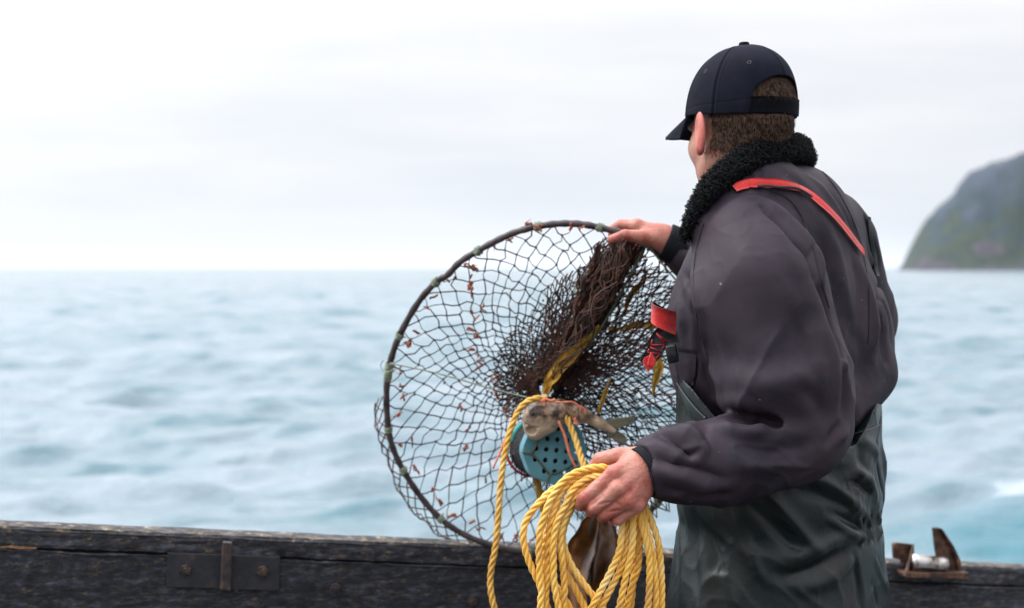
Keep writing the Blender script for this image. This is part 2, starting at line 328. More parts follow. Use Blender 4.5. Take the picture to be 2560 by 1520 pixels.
w_gap = mat('plank_gap_tar', [(.004, .004, .005)], rough=.9, bump=0)
iron = mat('painted_iron_plate', [(.012, .013, .018), (.02, .02, .027), (.06, .035, .022)], scale=30, rough=.5, bump=.5, bscale=80, lo=.4, hi=.75)
irust = mat('rust_edged_iron', [(.016, .014, .016), (.045, .032, .028), (.13, .06, .032)], scale=45, rough=.5, bump=.5, bscale=120, lo=.4, hi=.68)
rust = mat('rusted_steel', [(.018, .010, .008), (.060, .028, .018), (.17, .085, .05)], scale=28, rough=.6, metal=.4, bump=.6, bscale=120)
chrome = mat('worn_steel_roller', [(.06, .035, .025), (.30, .26, .24), (.50, .48, .47)], scale=26, rough=.30, metal=.9, lo=.34, hi=.5, stretch=(1, 1, 1), bump=.15, bscale=60)
gA = P(0, 1319, 3.0); gB = P(2560, 1425, 3.65); gd = nrm(gB-gA); gn = nrm(np.array([gd[1], -gd[0], 0])); gup = nrm(np.cross(gd, gn)); gup = gup if gup[2] > 0 else -gup
gL = np.linalg.norm(gB-gA)
boat = empty('fishing_boat', gA*[1, 1, 0], 'dark tarred wooden side of the small fishing boat the man stands in', 'boat')
def board(mb, s0, s1, t0, t1, d0, d1, n=200, wob=.0012, seed=1):   # along, up (t), depth outwards from camera (d)
    s = np.linspace(s0, s1, n); ring = [(t1, d0), (t1, (d0+d1)/2), (t1, d1), ((t0+t1)/2, d1), (t0, d1), (t0, (d0+d1)/2), (t0, d0), (t0*.75+t1*.25, d0), ((t0+t1)/2, d0), (t0*.25+t1*.75, d0)]
    c = .003; ring[0] = (t1-c, d0); ring.insert(0, (t1, d0+c)); k = len(ring); V = []
    for i, q in enumerate(s):
        for j, (a, d) in enumerate(ring):
            nv = mnoise.noise(Vector((q*9, j*.7+seed, 0)))*wob*2+mnoise.noise(Vector((q*45, j+seed, 5)))*wob
            V.append(gA+gd*q+gup*(a+nv)-gn*(d+nv))
    Fq = [(i*k+j, (i+1)*k+j, (i+1)*k+(j+1) % k, i*k+(j+1) % k) for i in range(n-1) for j in range(k)]
    Fq += [tuple(range(k)), tuple((n-1)*k+j for j in range(k))[::-1]]; mb.add(V, Fq)
mb = MB(); board(mb, -1.8, gL+2, -.040, 0, 0, .075, 420, .0016); mb.build('gunwale_rail', w_rail, boat, smooth=False)
mb = MB(); board(mb, -1.8, gL+2, -.001, .0035, .006, .072, 420, .0009, 9); mb.build('worn_rail_top', w_top, boat, smooth=False)
mb = MB(); board(mb, -1.8, gL+2, -.052, -.037, .012, .06, 40, 0); mb.build('caulking_seam', w_gap, boat)
mb = MB(); board(mb, -1.8, gL+2, -.30, -.0450, -.004, .045, 420, .0022, 3); mb.build('side_plank', w_plank, boat, smooth=False)
mb = MB(); board(mb, -1.8, gL+2, -.56, -.305, -.002, .045, 200, .002, 5); mb.build('side_plank', w_plank, boat, smooth=False)
mb = MB(); board(mb, -1.8, gL+2, -.90, -.565, 0., .045, 100, .002, 6); mb.build('side_plank', w_plank, boat, smooth=False)
mb = MB(); board(mb, -1.8, gL+2, -1.9, -.10, .06, .09, 60, .002, 7); mb.build('outer_hull', w_plank, boat, smooth=False)
mb = MB()
for i in range(24):
    y0 = -1.2+i*.18; mb.box((.4, y0, -.02), ((1, 0, 0), (0, 1, 0), (0, 0, 1)), (2.6, .087, .02))
deck = mb.build('deck_boards', mat('dark_wet_deck', [(.012, .013, .015), (.03, .03, .03)], scale=6, rough=.45), boat, smooth=False)
mb = MB(); ux, uy, uz = (1, 0, 0), (0, 1, 0), (0, 0, 1)
mb.box((.9, -1.0, .45), (ux, uy, uz), (1.5, .03, .45)); mb.box((.9, -1.0, 2.05), (ux, uy, uz), (1.5, .03, .25))
for x in (-.55, .05, .9, 1.75, 2.35): mb.box((x, -1.0, 1.35), (ux, uy, uz), (.09, .028, .45))
mb.box((-.6, -1.9, 1.15), (ux, uy, uz), (.03, .9, 1.15)); mb.box((2.4, -1.9, 1.15), (ux, uy, uz), (.03, .9, 1.15)); mb.box((.9, -1.85, 2.34), (ux, uy, uz), (1.7, 1.05, .04))
mb.build('unseen_shade_cabin', mat('dark_shade_cabin_paint', [(.03, .035, .04), (.05, .055, .06)], scale=4, rough=.5), boat, smooth=False, bevel=.006)  # unseen cabin added behind the camera to block light and darken the figure
def onside(x, y, off=0.):    # point on the inner side plane of the hull
    o = np.array([0, 0, CAMZ]); d = P(x, y, 1)-o; q = gA+gn*(.004+off); k = (q-o)@gn/(d@gn); return o+d*k
mb = MB(); pl = [onside(*q) for q in ((419, 1381), (700, 1391), (697, 1476), (416, 1466))]; mb.prism(pl, gn*.006); plate = mb.build('hinge_plate', iron, boat, smooth=False, bevel=.001)
for bx, by, par in ((463, 1424, plate), (656, 1427, plate), (838, 1470, None), (1180, 1502, None)):
    mb = MB(); c = onside(bx, by, .006 if par else .001); a = np.arange(6)*np.pi/3+.3
    mb.prism([c+(gd*math.cos(q)+gup*math.sin(q))*.0125 for q in a][::-1], gn*.007)
    mb.prism([c+(gd*math.cos(q)+gup*math.sin(q))*.0065 for q in a+.2][::-1], gn*.012)
    mb.build('bolt', irust, boat, smooth=False, parent=par, bevel=.001)
mb = MB(); q = [onside(556, 1352, .012), onside(580, 1353, .012), onside(576, 1474, .012), onside(549, 1472, .012)]; mb.prism(q, gn*.016); mb.build('hinge_pin', irust, boat, smooth=False, parent=plate, bevel=.003)
mb = MB(); mb.prism([onside(*q) for q in ((0, 1366), (30, 1364), (60, 1367), (92, 1368), (90, 1372), (50, 1372), (20, 1369), (0, 1370))][::-1], gn*.003); mb.build('splinter', mat('bare_split_wood', [(.30, .16, .07), (.12, .06, .03)], scale=60), boat, smooth=False)
# roller fairlead on the rail, aft
def onrail(x, y, back=.03):
    o = np.array([0, 0, CAMZ]); d = P(x, y, 1)-o; q = gA-gn*(back-.055); k = (q-o)@gn/(d@gn); return o+d*k
mb = MB(); mb.prism([onrail(*q, back=.01) for q in ((2262, 1432), (2425, 1432), (2423, 1447), (2262, 1444))], -gn*.06); roll = mb.build('roller_base', rust, boat, smooth=False, bevel=.002)
mb = MB(); mb.prism([onrail(*q, back=.07) for q in ((2234, 1360), (2240, 1357), (2280, 1361), (2285, 1363), (2285, 1425), (2262, 1436), (2254, 1400), (2236, 1396))], -gn*.01)
mb.prism([onrail(2283, 1361, .065), onrail(2286, 1361, .065), onrail(2266, 1440, .0), onrail(2261, 1440, .0)], -gn*.004)
mb.add([onrail(2285, 1362, .07), onrail(2279, 1362, .07), onrail(2260, 1438, .012), onrail(2268, 1438, .012), onrail(2287, 1420, .07)], [(0, 1, 2, 3), (0, 3, 4)])
mb.build('side_bracket', rust, boat, smooth=False, parent=roll)
mb = MB(); a0, a1 = onrail(2280, 1404, .035), onrail(2362, 1411, .035); mb.tube(np.linspace(a0, a1, 8), [.019, .019, .0185, .018, .018, .0185, .019, .019], 28); mb.build('roller_drum', chrome, boat, parent=roll)
mb = MB(); hp = ((2334, 1320), (2352, 1321), (2366, 1340), (2382, 1366), (2396, 1398), (2402, 1434), (2358, 1434), (2352, 1412), (2344, 1398), (2338, 1362))
mb.prism([onrail(*q, back=.05) for q in hp], -gn*.01); mb.prism([onrail(*q, back=.04) for q in ((2352, 1321), (2357, 1323), (2385, 1364), (2402, 1400), (2408, 1434), (2398, 1434), (2391, 1398), (2377, 1364))], -gn*.03)
mb.build('horn', rust, boat, smooth=False, parent=roll, bevel=.002)
# ------------------------------------------------------------------ PERSON
bfw = np.array([-.8, .6, 0]); brt = np.array([.6, .8, 0]); bup = np.array([0, 0, 1.])
RB = np.stack([brt, bfw, bup])                                  # world -> body frame rows
hy_ = math.radians(37); hfw = nrm(np.array([-math.sin(hy_), math.cos(hy_), -.05])); hrt = np.array([math.cos(hy_), math.sin(hy_), 0]); hup = np.cross(hrt, hfw)
RH = np.stack([hrt, hfw, hup])
HC = P(1852, 305, 2.62)
def HL(x, y, z): return HC+x*hrt+y*hfw+z*hup
person = empty('person', [P(1950, 1000, 2.64)[0], 2.64, 0], 'person in navy cap, faded jacket and green bib overalls, seen from behind', 'person')
skin = mat('weathered_skin', [(.34, .15, .10), (.43, .21, .15), (.46, .24, .18)], scale=14, rough=.5, bump=.35, bscale=260, sss=.25, bdist=.001, spec=.4)
skin_red = mat('cold_reddened_hand_skin', [(.27, .055, .042), (.40, .125, .09), (.46, .20, .15)], scale=26, rough=.48, bump=.8, bscale=210, sss=.15, bdist=.0018, spec=.4, lo=.3, hi=.6)
# head and neck
def f_head(p):
    q = (p-HC.astype(np.float32))@RH.T.astype(np.float32)
    d = ell(q, (0, -.008, .012), (.0775, .099, .105))
    d = smin(d, ell(q, (0, .012, -.045), (.068, .083, .085)), .03)
    d = smin(d, ell(q, (0, .045, -.092), (.047, .045, .034)), .035)             # jaw, chin
    d = smin(d, ell(q, (0, .082, -.112), (.018, .016, .014)), .02)
    for s in (-1, 1):
        d = smin(d, ell(q, (s*.045, .055, -.045), (.022, .030, .026)), .02)     # cheekbones
        d = smin(d, ell(q, (s*.028, .083, -.002), (.026, .012, .008)), .012)    # brow
        d = smax(d, -ell(q, (s*.031, .097, -.018), (.016, .012, .010)), .012)   # eye sockets
        d = smin(d, ell(q, (s*.031, .080, -.018), (.0125, .0125, .0125)), .002)
        d = smin(d, rc(q, (s*.050, .03, -.09), (s*.060, -.01, -.055), .02, .022), .02)
        # ear: tilted outward shell
        e = ell(q, (s*.092, .013, -.022), (.0078, .020, .038), np.array([[math.cos(.45), s*math.sin(.45), 0], [-s*math.sin(.45), math.cos(.45), 0], [0, 0, 1]]))
        e = smax(e, -ell(q, (s*.099, .023, -.016), (.007, .012, .022)), .004)
        e = smin(e, rc(q, (s*.089, .018, -.051), (s*.086, .022, -.058), .0075, .006), .006)
        d = smin(d, e, .008)
    d = smin(d, rc(q, (0, .090, -.008), (0, .112, -.042), .008, .012), .012)    # nose
    for s in (-1, 1): d = smin(d, ell(q, (s*.012, .104, -.046), (.009, .010, .007)), .005)
    d = smin(d, ell(q, (0, .094, -.070), (.024, .009, .006)), .008); d = smin(d, ell(q, (0, .092, -.082), (.021, .009, .006)), .005)
    d = smax(d, -ell(q, (0, .103, -.0762), (.024, .008, .0016)), .003)
    n0, n1 = P(1858, 370, 2.63), P(1900, 520, 2.64)
    d = smin(d, rc(p, n0, n1, .060, .070), .03)
    return d
SHL, SHR = P(1862, 612, 2.505), P(2096, 606, 2.83); ELB = P(2015, 1078, 2.43); WRL = P(1618, 1182, 2.345); ELR = P(2095, 860, 3.0); WRR = P(1668, 608, 2.965)
def f_trunk(p):
    d = ell(p, P(1965, 800, 2.69), (.17, .115, .30), RB); d = smin(d, ell(p, P(1950, 1280, 2.66), (.17, .12, .20), RB), .08)
    d = smin(d, rc(p, SHL, SHR, .055, .055), .06); d = smin(d, rc(p, P(1900, 520, 2.64), P(1940, 640, 2.67), .07, .08), .05)
    for s, sh, el, wr in ((0, SHL, ELB, WRL), (1, SHR, ELR, WRR)):
        d = smin(d, rc(p, sh, el, .052, .042), .03); d = smin(d, rc(p, el, wr, .042, .028), .02)
    hip = np.array([person.location[0], 2.66, .88])
    for s in (-1, 1):
        a = hip+brt*s*.095; k = np.array([a[0], a[1], .48])+brt*s*.03+bfw*.03; f = k*[1, 1, 0]+[0, 0, .09]-bfw*.03
        d = smin(d, rc(p, a, k, .085, .055), .05); d = smin(d, rc(p, k, f, .055, .04), .02); d = smin(d, rc(p, f-[0, 0, .05], f+bfw*.14-[0, 0, .05], .04, .03), .03)
    return d
def chain(p, J, k=.003):
    d = None
    for (a, r1), (b, r2) in zip(J[:-1], J[1:]):
        e = rc(p, a, b, r1, r2); d = e if d is None else smin(d, e, k)
    return d
def J(*a): return [(P(x, y, D), r) for x, y, D, r in a]
LF = [J((1600, 1152, 2.335, .013), (1537, 1184, 2.312, .0138), (1462, 1246, 2.318, .0118), (1452, 1262, 2.345, .0105), (1478, 1262, 2.372, .0095)),
      J((1606, 1172, 2.325, .013), (1545, 1222, 2.302, .0130), (1487, 1268, 2.312, .0112), (1478, 1277, 2.342, .0102), (1502, 1272, 2.372, .009)),
      J((1608, 1194, 2.325, .013), (1566, 1252, 2.305, .0124), (1513, 1285, 2.318, .0108), (1507, 1291, 2.345, .0098), (1528, 1285, 2.37, .0088)),
      J((1612, 1212, 2.330, .013), (1592, 1262, 2.318, .0118), (1545, 1299, 2.322, .0095), (1533, 1299, 2.340, .0088), (1538, 1292, 2.360, .008))]
LT = J((1600, 1140, 2.350, .016), (1545, 1139, 2.352, .0135), (1500, 1148, 2.366, .0115), (1484, 1168, 2.385, .0098), (1492, 1190, 2.395, .0085))
def f_handL(p):
    d = smin(rc(p, P(1680, 1180, 2.36), P(1612, 1180, 2.343), .036, .034), ell(p, P(1580, 1200, 2.330), (.034, .017, .036)), .02)
    for f in LF:
        d = smin(d, rc(p, f[0][0], f[1][0], .0165, .0142), .010)
    fg = None
    for f in LF:
        e = chain(p, f[1:]); fg = e if fg is None else smin(fg, e, .0022)
    d = smin(d, fg, .006); d = smin(d, chain(p, LT), .009)
    for f in LF: d = smin(d, ell(p, f[1][0]+np.array([0, -.004, .002]), (.010, .010, .010)), .006)          # knuckles
    return d
RF = [J((1640, 582, 2.96, .013), (1592, 563, 2.965, .0125), (1552, 561, 2.985, .0105), (1530, 573, 3.005, .0095), (1530, 590, 3.01, .0085)),
      J((1640, 585, 2.975, .013), (1600, 568, 2.99, .0125), (1568, 572, 3.015, .0105), (1556, 592, 3.02, .0095), (1566, 607, 3.00, .0085)),
      J((1645, 592, 2.985, .013), (1612, 578, 3.005, .012), (1590, 590, 3.025, .010), (1582, 610, 3.02, .009), (1590, 620, 2.995, .0085)),
      J((1648, 600, 2.985, .012), (1628, 592, 3.01, .0115), (1610, 604, 3.025, .0095), (1600, 620, 3.01, .0085), (1597, 628, 2.985, .0085))]
RT = J((1648, 602, 2.95, .016), (1603, 592, 2.935, .0145), (1562, 588, 2.93, .0118), (1530, 598, 2.935, .0095))
def f_handR(p):
    d = smin(rc(p, P(1720, 625, 2.965), P(1660, 598, 2.965), .034, .030), ell(p, P(1628, 586, 2.972), (.034, .034, .020)), .02)
    for f in RF: d = smin(d, rc(p, f[0][0], f[1][0], .016, .0135), .010)
    fg = None
    for f in RF:
        e = chain(p, f[1:]); fg = e if fg is None else smin(fg, e, .002)
    d = smin(d, fg, .006); return smin(d, chain(p, RT), .010)
parts = []
for fn, lo, hi, h in ((f_head, HC-[.13, .15, .26], HC+[.14, .16, .14], .0021), (f_trunk, [.0, 2.3, -.01], [1.1, 3.15, 1.5], .008),
                      (f_handL, P(1400, 1340, 2.33)-[0, .06, 0], P(1700, 1080, 2.36)+[0, .08, 0], .0013), (f_handR, P(1490, 680, 2.97)-[0, .06, 0], P(1720, 530, 2.97)+[0, .09, 0], .0018)):
    V, Q = snet(fn, lo, hi, h); parts.append((relax(V, Q, 2, .4), Q))
# skin creases and tendons on the near hand
V, Q = parts[2]; T = bvh(V, Q)
V = strokes(V, vnormals(V, Q), T, [(((1598, 1162), (1572, 1172), (1548, 1182)), .0035, .0005), (((1602, 1182), (1578, 1202), (1555, 1220)), .0035, .0006), (((1606, 1200), (1590, 1225), (1575, 1245)), .003, .001),
    (((1500, 1185), (1506, 1200), (1513, 1212)), .0014, -.0010), (((1505, 1180), (1512, 1196), (1519, 1206)), .0012, -.0008), (((1500, 1230), (1507, 1240), (1505, 1252)), .0016, -.001),
    (((1495, 1262), (1520, 1257), (1548, 1262)), .0028, -.0024), (((1505, 1240), (1485, 1257), (1470, 1268)), .0028, -.0026), (((1520, 1281), (1550, 1277), (1580, 1281)), .0026, -.0024),
    (((1450, 1240), (1458, 1250), (1464, 1258)), .0012, -.0007), (((1640, 1160), (1628, 1172), (1622, 1190)), .0016, -.0007)])
parts[2] = (V, Q)
n = 0; VV = []; QQ = []
for V, Q in parts: VV.append(V); QQ.append(Q+n); n += len(V)
body = mesh('body', np.vstack(VV), np.vstack(QQ), skin, person)
body.data.materials.append(skin_red)
mi = np.concatenate([np.full(len(q), 1 if i >= 2 else 0, np.int32) for i, (v, q) in enumerate(parts)]); hfc = (parts[0][0][parts[0][1]].mean(1)-HC)@RH.T; mi[:len(hfc)][(np.abs(hfc[:, 0]) > .0805) & (hfc[:, 1] > -.02) & (hfc[:, 1] < .045) & (hfc[:, 2] > -.08)] = 2
body.data.materials.append(mat('red_ear_skin', [(.44, .10, .08), (.52, .17, .13)], scale=30, rough=.5, sss=.4)); body.data.polygons.foreach_set('material_index', mi)
mb = MB()
for jn, dr_ in ((LF[3], np.array([-.004, -.0068, -.001])),):
    c = jn[-2][0]+dr_; a = np.linspace(0, 2*np.pi, 12, endpoint=False); mb.add([c+np.array([math.cos(q)*.0045, 0.0006*math.cos(q), math.sin(q)*.0035]) for q in a], [tuple(range(12))])
mb.build('fingernail', mat('pale_nail', [(.75, .5, .42)], rough=.3, bump=0), person, parent=body)
for s in (-1, 1):
    mb = MB(); c = HL(s*.031, .0805, -.018); q = np.linspace(0, math.pi, 8)
    G = np.stack([np.stack([c+.0118*(math.sin(v)*math.cos(u)*hrt+math.sin(v)*math.sin(u)*hfw+math.cos(v)*hup) for v in q]) for u in np.linspace(0, 2*math.pi, 14)]); mb.grid(G)
    mb.build('eye', mat('eye_white', [(.6, .58, .55)], rough=.1, bump=0), person, parent=body)
# hair: a scalp layer and many short strands
hV, hQ = parts[0]; loc = (hV-HC)@RH.T; hN = vnormals(hV, hQ)
def hairy(l):   # how much hair grows at a scalp point (head frame)
    x, y, z = l[:, 0], l[:, 1], l[:, 2]
    low = -.074-.024*np.clip((-y-.02)/.06, 0, 1)
    w_ = np.clip((z-low)/.03, 0, 1)*np.clip((.030-y)/.012+np.clip(z/.05, 0, 3), 0, 1)*np.clip((.115-y)/.02, 0, 1)
    ear = np.clip((((y-.020)/.026)**2+((z+.022)/.045)**2-.7)*1.6, 0, 1); side = np.abs(x) > .05
    return np.where(side, w_*ear, w_)*(z < .085)*(np.abs(x) < .0835+.0*y)
hw = hairy(loc)
hairm = bpy.data.materials.new('short_brown_hair'); hairm.use_nodes = True; t = nd(hairm); b = t.nodes['Principled BSDF']; b.inputs['Roughness'].default_value = .8; b.inputs['Specular IOR Level'].default_value = .15
tc = N(t, 'ShaderNodeTexCoord'); n1 = N(t, 'ShaderNodeTexNoise', i_Scale=150., i_Detail=1.); t.links.new(tc.outputs['Object'], n1.inputs[0]); gi = N(t, 'ShaderNodeNewGeometry'); hm_ = N(t, 'ShaderNodeMath', operation='MULTIPLY_ADD'); t.links.new(gi.outputs['Random Per Island'], hm_.inputs[0]); hm_.inputs[1].default_value = .70; t.links.new(n1.outputs[0], hm_.inputs[2]); r1 = ramp(t, [(.42, (.005, .0028, .002)), (.74, (.019, .0105, .007)), (.95, (.060, .034, .022)), (1.0, (.11, .067, .045))]); t.links.new(hm_.outputs[0], r1.inputs[0]); t.links.new(r1.outputs[0], b.inputs['Base Color'])
fc = hV[hQ].mean(1); fl = (fc-HC)@RH.T; fwt = hairy(fl); fN = nrm(np.cross(hV[hQ[:, 2]]-hV[hQ[:, 0]], hV[hQ[:, 3]]-hV[hQ[:, 1]]))
cand = np.where((fwt > .02) & (fl[:, 1] < .045))[0]; pr = fwt[cand]**1.6; pick = RNG.choice(cand, 34000, p=pr/pr.sum())
base = fc[pick]+RNG.normal(0, .0009, (len(pick), 3)); nl = fN[pick]; ll = fl[pick]
dn = -hup-.25*hfw*np.sign(ll[:, 1:2]+.02)*0+RNG.normal(0, .28, (len(pick), 3)); dn = nrm(dn-nl*(dn*nl).sum(1, keepdims=True))
Ln = (.0035+.008*np.clip((ll[:, 2]+.08)/.07, 0, 1)+.009*(ll[:, 2] > .005))*RNG.uniform(.6, 1.25, len(pick)); Ln = Ln*np.where((ll[:, 2] > -.002) & (ll[:, 2] < .040), .3, 1.); Ln = Ln[:, None]
m1 = base+nl*Ln*.28+dn*Ln*.45; m2 = base+nl*Ln*.38+dn*Ln*1.0
sdv = nrm(np.cross(nl, dn))*.00042
HVx = np.stack([base-sdv, base+sdv, m1+sdv*.8, m1-sdv*.8, m2], 1).reshape(-1, 3); k = (np.arange(len(pick))*5)[:, None]
HQ = np.vstack([k+[0, 1, 2, 3], k+[3, 2, 4, 4]]); 
scq = hQ[(fwt > .55) & (fl[:, 1] < .05)]; sV = hV+hN*.0012
me_V = np.vstack([HVx, sV]); tri = [tuple(int(v) for v in a) for a in (k+[0, 1, 2, 3])]+[tuple(int(v) for v in a) for a in (k+[3, 2, 4])]+[tuple(int(v) for v in a+len(HVx)) for a in scq]
hair = mesh('hair', me_V, tri, hairm, person)
# cap
capm = mat('dark_navy_cotton_twill', [(.0018, .0024, .0065), (.0035, .0045, .0110), (.007, .0085, .017)], scale=9, rough=.85, bump=.5, bscale=900, spec=.12, bdist=.0006)
KC = HL(0, .000, .012)
def capell(q, g):
    q = q*np.array([1, 1, 1.045], np.float32); r_ = np.sqrt((q[:, 0]/(.0945+g))**2+(q[:, 1]/(.1105+g))**2); return ((r_**2.25+(np.abs(q[:, 2])/(.131+g))**2.25)**(1/2.25)-1)*.107
def f_cap(p):
    q = (p-KC.astype(np.float32))@RH.T.astype(np.float32)
    q = q+np.stack([q[:, 0]*0, q[:, 2]*.11, q[:, 0]*0], 1); d = smax(capell(q, 0.), -capell(q, -.0035), .002)
    d = smax(d, -q[:, 2]-.004+.010*np.clip(q[:, 1]/.1, -1, 1), .002)
    az = np.arctan2(q[:, 0], -q[:, 1])                 # 0 at the back
    hole = np.sqrt((az/.60)**2+(np.maximum(q[:, 2]-.016, 0)/.040)**2)-1
    hole = np.maximum(hole*.045, .016-q[:, 2]); hole = np.maximum(hole, q[:, 1])
    return smax(d, -hole, .002)
cV, cQ = snet(f_cap, KC-.14, KC+.15, .0019); cV = relax(cV, cQ, 2, .4)
q = (cV-KC)@RH.T; q[:, 1] += .11*q[:, 2]; az = np.arctan2(q[:, 0], -q[:, 1]); cN = vnormals(cV, cQ); outer = (cN*(cV-KC)).sum(1) > 0
seam = np.full(len(cV), 1e9)
for a in (0, 1.34, -1.34, 2.25, -2.25, math.pi):
    dd = np.abs(np.angle(np.exp(1j*(az-a))))*np.hypot(q[:, 0], q[:, 1]); seam = np.minimum(seam, dd)
dsp = -.0024*np.exp(-(seam/.0016)**2)+.0007*np.exp(-((seam-.0055)/.003)**2)-.0007*np.exp(-((q[:, 2]-.014)/.0012)**2)
cV = cV+cN*(dsp*outer)[:, None]+vnoise(cV, 28, 4)*.0012
cap = mesh('cap', cV, cQ, capm, person)
# head-wear parts
az_ = np.linspace(-1, 1, 33)
G = []
for s in az_:
    a = s*math.radians(54); bx, by = math.sin(a)*.092, math.cos(a)*.109; row = []
    for tt in np.linspace(-.22, 1, 9):
        L = .064*math.sqrt(max(0, 1-(s*.985)**2))**.75+.002
        row.append(HL(bx*(1+.02*tt), by+tt*(L if tt > 0 else .05), .015-.003*tt-.010*tt*tt-.012*(1-math.cos(a))*3.4*tt-.009*tt))
    G.append(row)
mb = MB(); mb.grid(np.array(G), np.broadcast_to(-hup*.0035, (33, 9, 3))); mb.build('brim', capm, person, parent=cap, bevel=.001)
mb = MB(); c = KC+hup*.1250-hfw*.0145; mb.tube([c-hup*.004, c+hup*.0055, c+hup*.0075, c+hup*.008], [.0098, .0098, .008, .003], 20); mb.build('top_button', capm, person, parent=cap)
mb = MB(); G = []
for a in np.linspace(-.72, .72, 25):
    G.append([KC+(hrt*math.sin(a)*.0963-hfw*math.cos(a)*.1128)*(1-(abs(z)/.131)**2.25)**(1/2.25)+hup*z-hfw*.11*z for z in (-.009, .0, .009, .0175)])
mb.grid(np.array(G), np.array([[nrm(KC-np.array(pt))*.003 for pt in r_] for r_ in G])); mb.build('back_strap', mat('black_webbing', [(.0015, .0018, .004)], rough=.85, bump=.4, bscale=600, spec=.1), person, parent=cap, bevel=.0008)
eyem = mat('dark_red_thread', [(.05, .03, .04)], rough=.8, bump=0)
for a in (-.67, .67, -1.8, 1.8, 2.7, -2.7):
    v = nrm(np.array([math.sin(a)*.72, -math.cos(a)*.72, .70])); sc_ = 1/np.sqrt(((v/np.array([.0965, .1135, .131]))**2).sum()); c = KC+(v*sc_*1.003-np.array([0, .11*v[2]*sc_, 0]))@RH
    nn_ = nrm((v/np.array([.0965, .117, .131])**2)@RH); u_ = nrm(np.cross(nn_, hup)); v_ = np.cross(nn_, u_); aa = np.linspace(0, 2*math.pi, 15)
    mb = MB(); mb.tube([c+.0034*(math.cos(x)*u_+math.sin(x)*v_) for x in aa], .0010, 6, cap=False); mb.build('eyelet', eyem, person, parent=cap)
# jacket ------------------------------------------------------------
TC = P(1938, 800, 2.68)
def f_jacket(p):
    d = ell(p, TC, (.225, .172, .265), RB)
    d = smin(d, ell(p, P(2046, 864, 2.74), (.164, .140, .183), RB), .05)            # blouse of the back
    d = smin(d, rc(p, P(2092, 1022, 2.59), P(2178, 938, 2.68), .050, .046), .04)
    d = smin(d, ell(p, P(1812, 860, 2.61), (.10, .105, .16), RB), .05)                # front, below the arm
    d = smin(d, rc(p, P(1945, 560, 2.60), P(2070, 568, 2.80), .088, .074), .07)
    d = smin(d, rc(p, P(1895, 485, 2.625), P(1960, 540, 2.68), .066, .10), .05)      # collar root
    d = smin(d, rc(p, P(1760, 560, 2.52), P(1880, 480, 2.58), .035, .07), .05)
    r_ = rc(p, SHR, P(2128, 800, 2.93), .076, .084); r_ = smin(r_, rc(p, P(2128, 800, 2.93), ELR, .084, .080), .03); r_ = smin(r_, rc(p, ELR, P(1722, 632, 2.965), .075, .047), .05)
    d = smin(d, r_, .018)
    a = rc(p, P(1868, 622, 2.515), P(1900, 730, 2.47), .096, .108); a = smin(a, rc(p, P(1900, 730, 2.47), P(1962, 950, 2.44), .108, .110), .04)
    a = smin(a, rc(p, P(1962, 950, 2.44), P(2010, 1060, 2.43), .100, .078), .04)
    a = smin(a, ell(p, P(2058, 1070, 2.44), (.040, .06, .052)), .03)
    b_ = rc(p, P(1995, 1085, 2.42), P(1830, 1150, 2.385), .084, .070); b_ = smin(b_, rc(p, P(1830, 1150, 2.385), P(1700, 1160, 2.36), .068, .064), .03)
    b_ = smin(b_, rc(p, P(1700, 1160, 2.36), P(1632, 1170, 2.347), .062, .049), .02)
    cutn = nrm(P(1575, 1170, 2.335)-P(1700, 1190, 2.36)); b_ = smax(b_, (p-P(1613, 1180, 2.343).astype(np.float32))@(cutn-np.array([0, 0, .42])).astype(np.float32)/1.08, .006)
    a = smin(a, b_, .010); d = smin(d, a, .014)
    th = .22; a_ = ell(p, P(1878, 1044, 2.362), (.062, .034, .019), np.array([[math.cos(th), 0, -math.sin(th)], [0, 1, 0], [math.sin(th), 0, math.cos(th)]])); d = smax(d, -a_, .008)
    nk = rc(p, P(1855, 350, 2.63), P(1905, 480, 2.63), .078, .068); return smax(d, -nk, .01)
jV, jQ = snet(f_jacket, [.20, 2.20, .93], [.90, 3.16, 1.66], .0034); jV = relax(jV, jQ, 2, .4); jT = bvh(jV, jQ); jN = vnormals(jV, jQ)
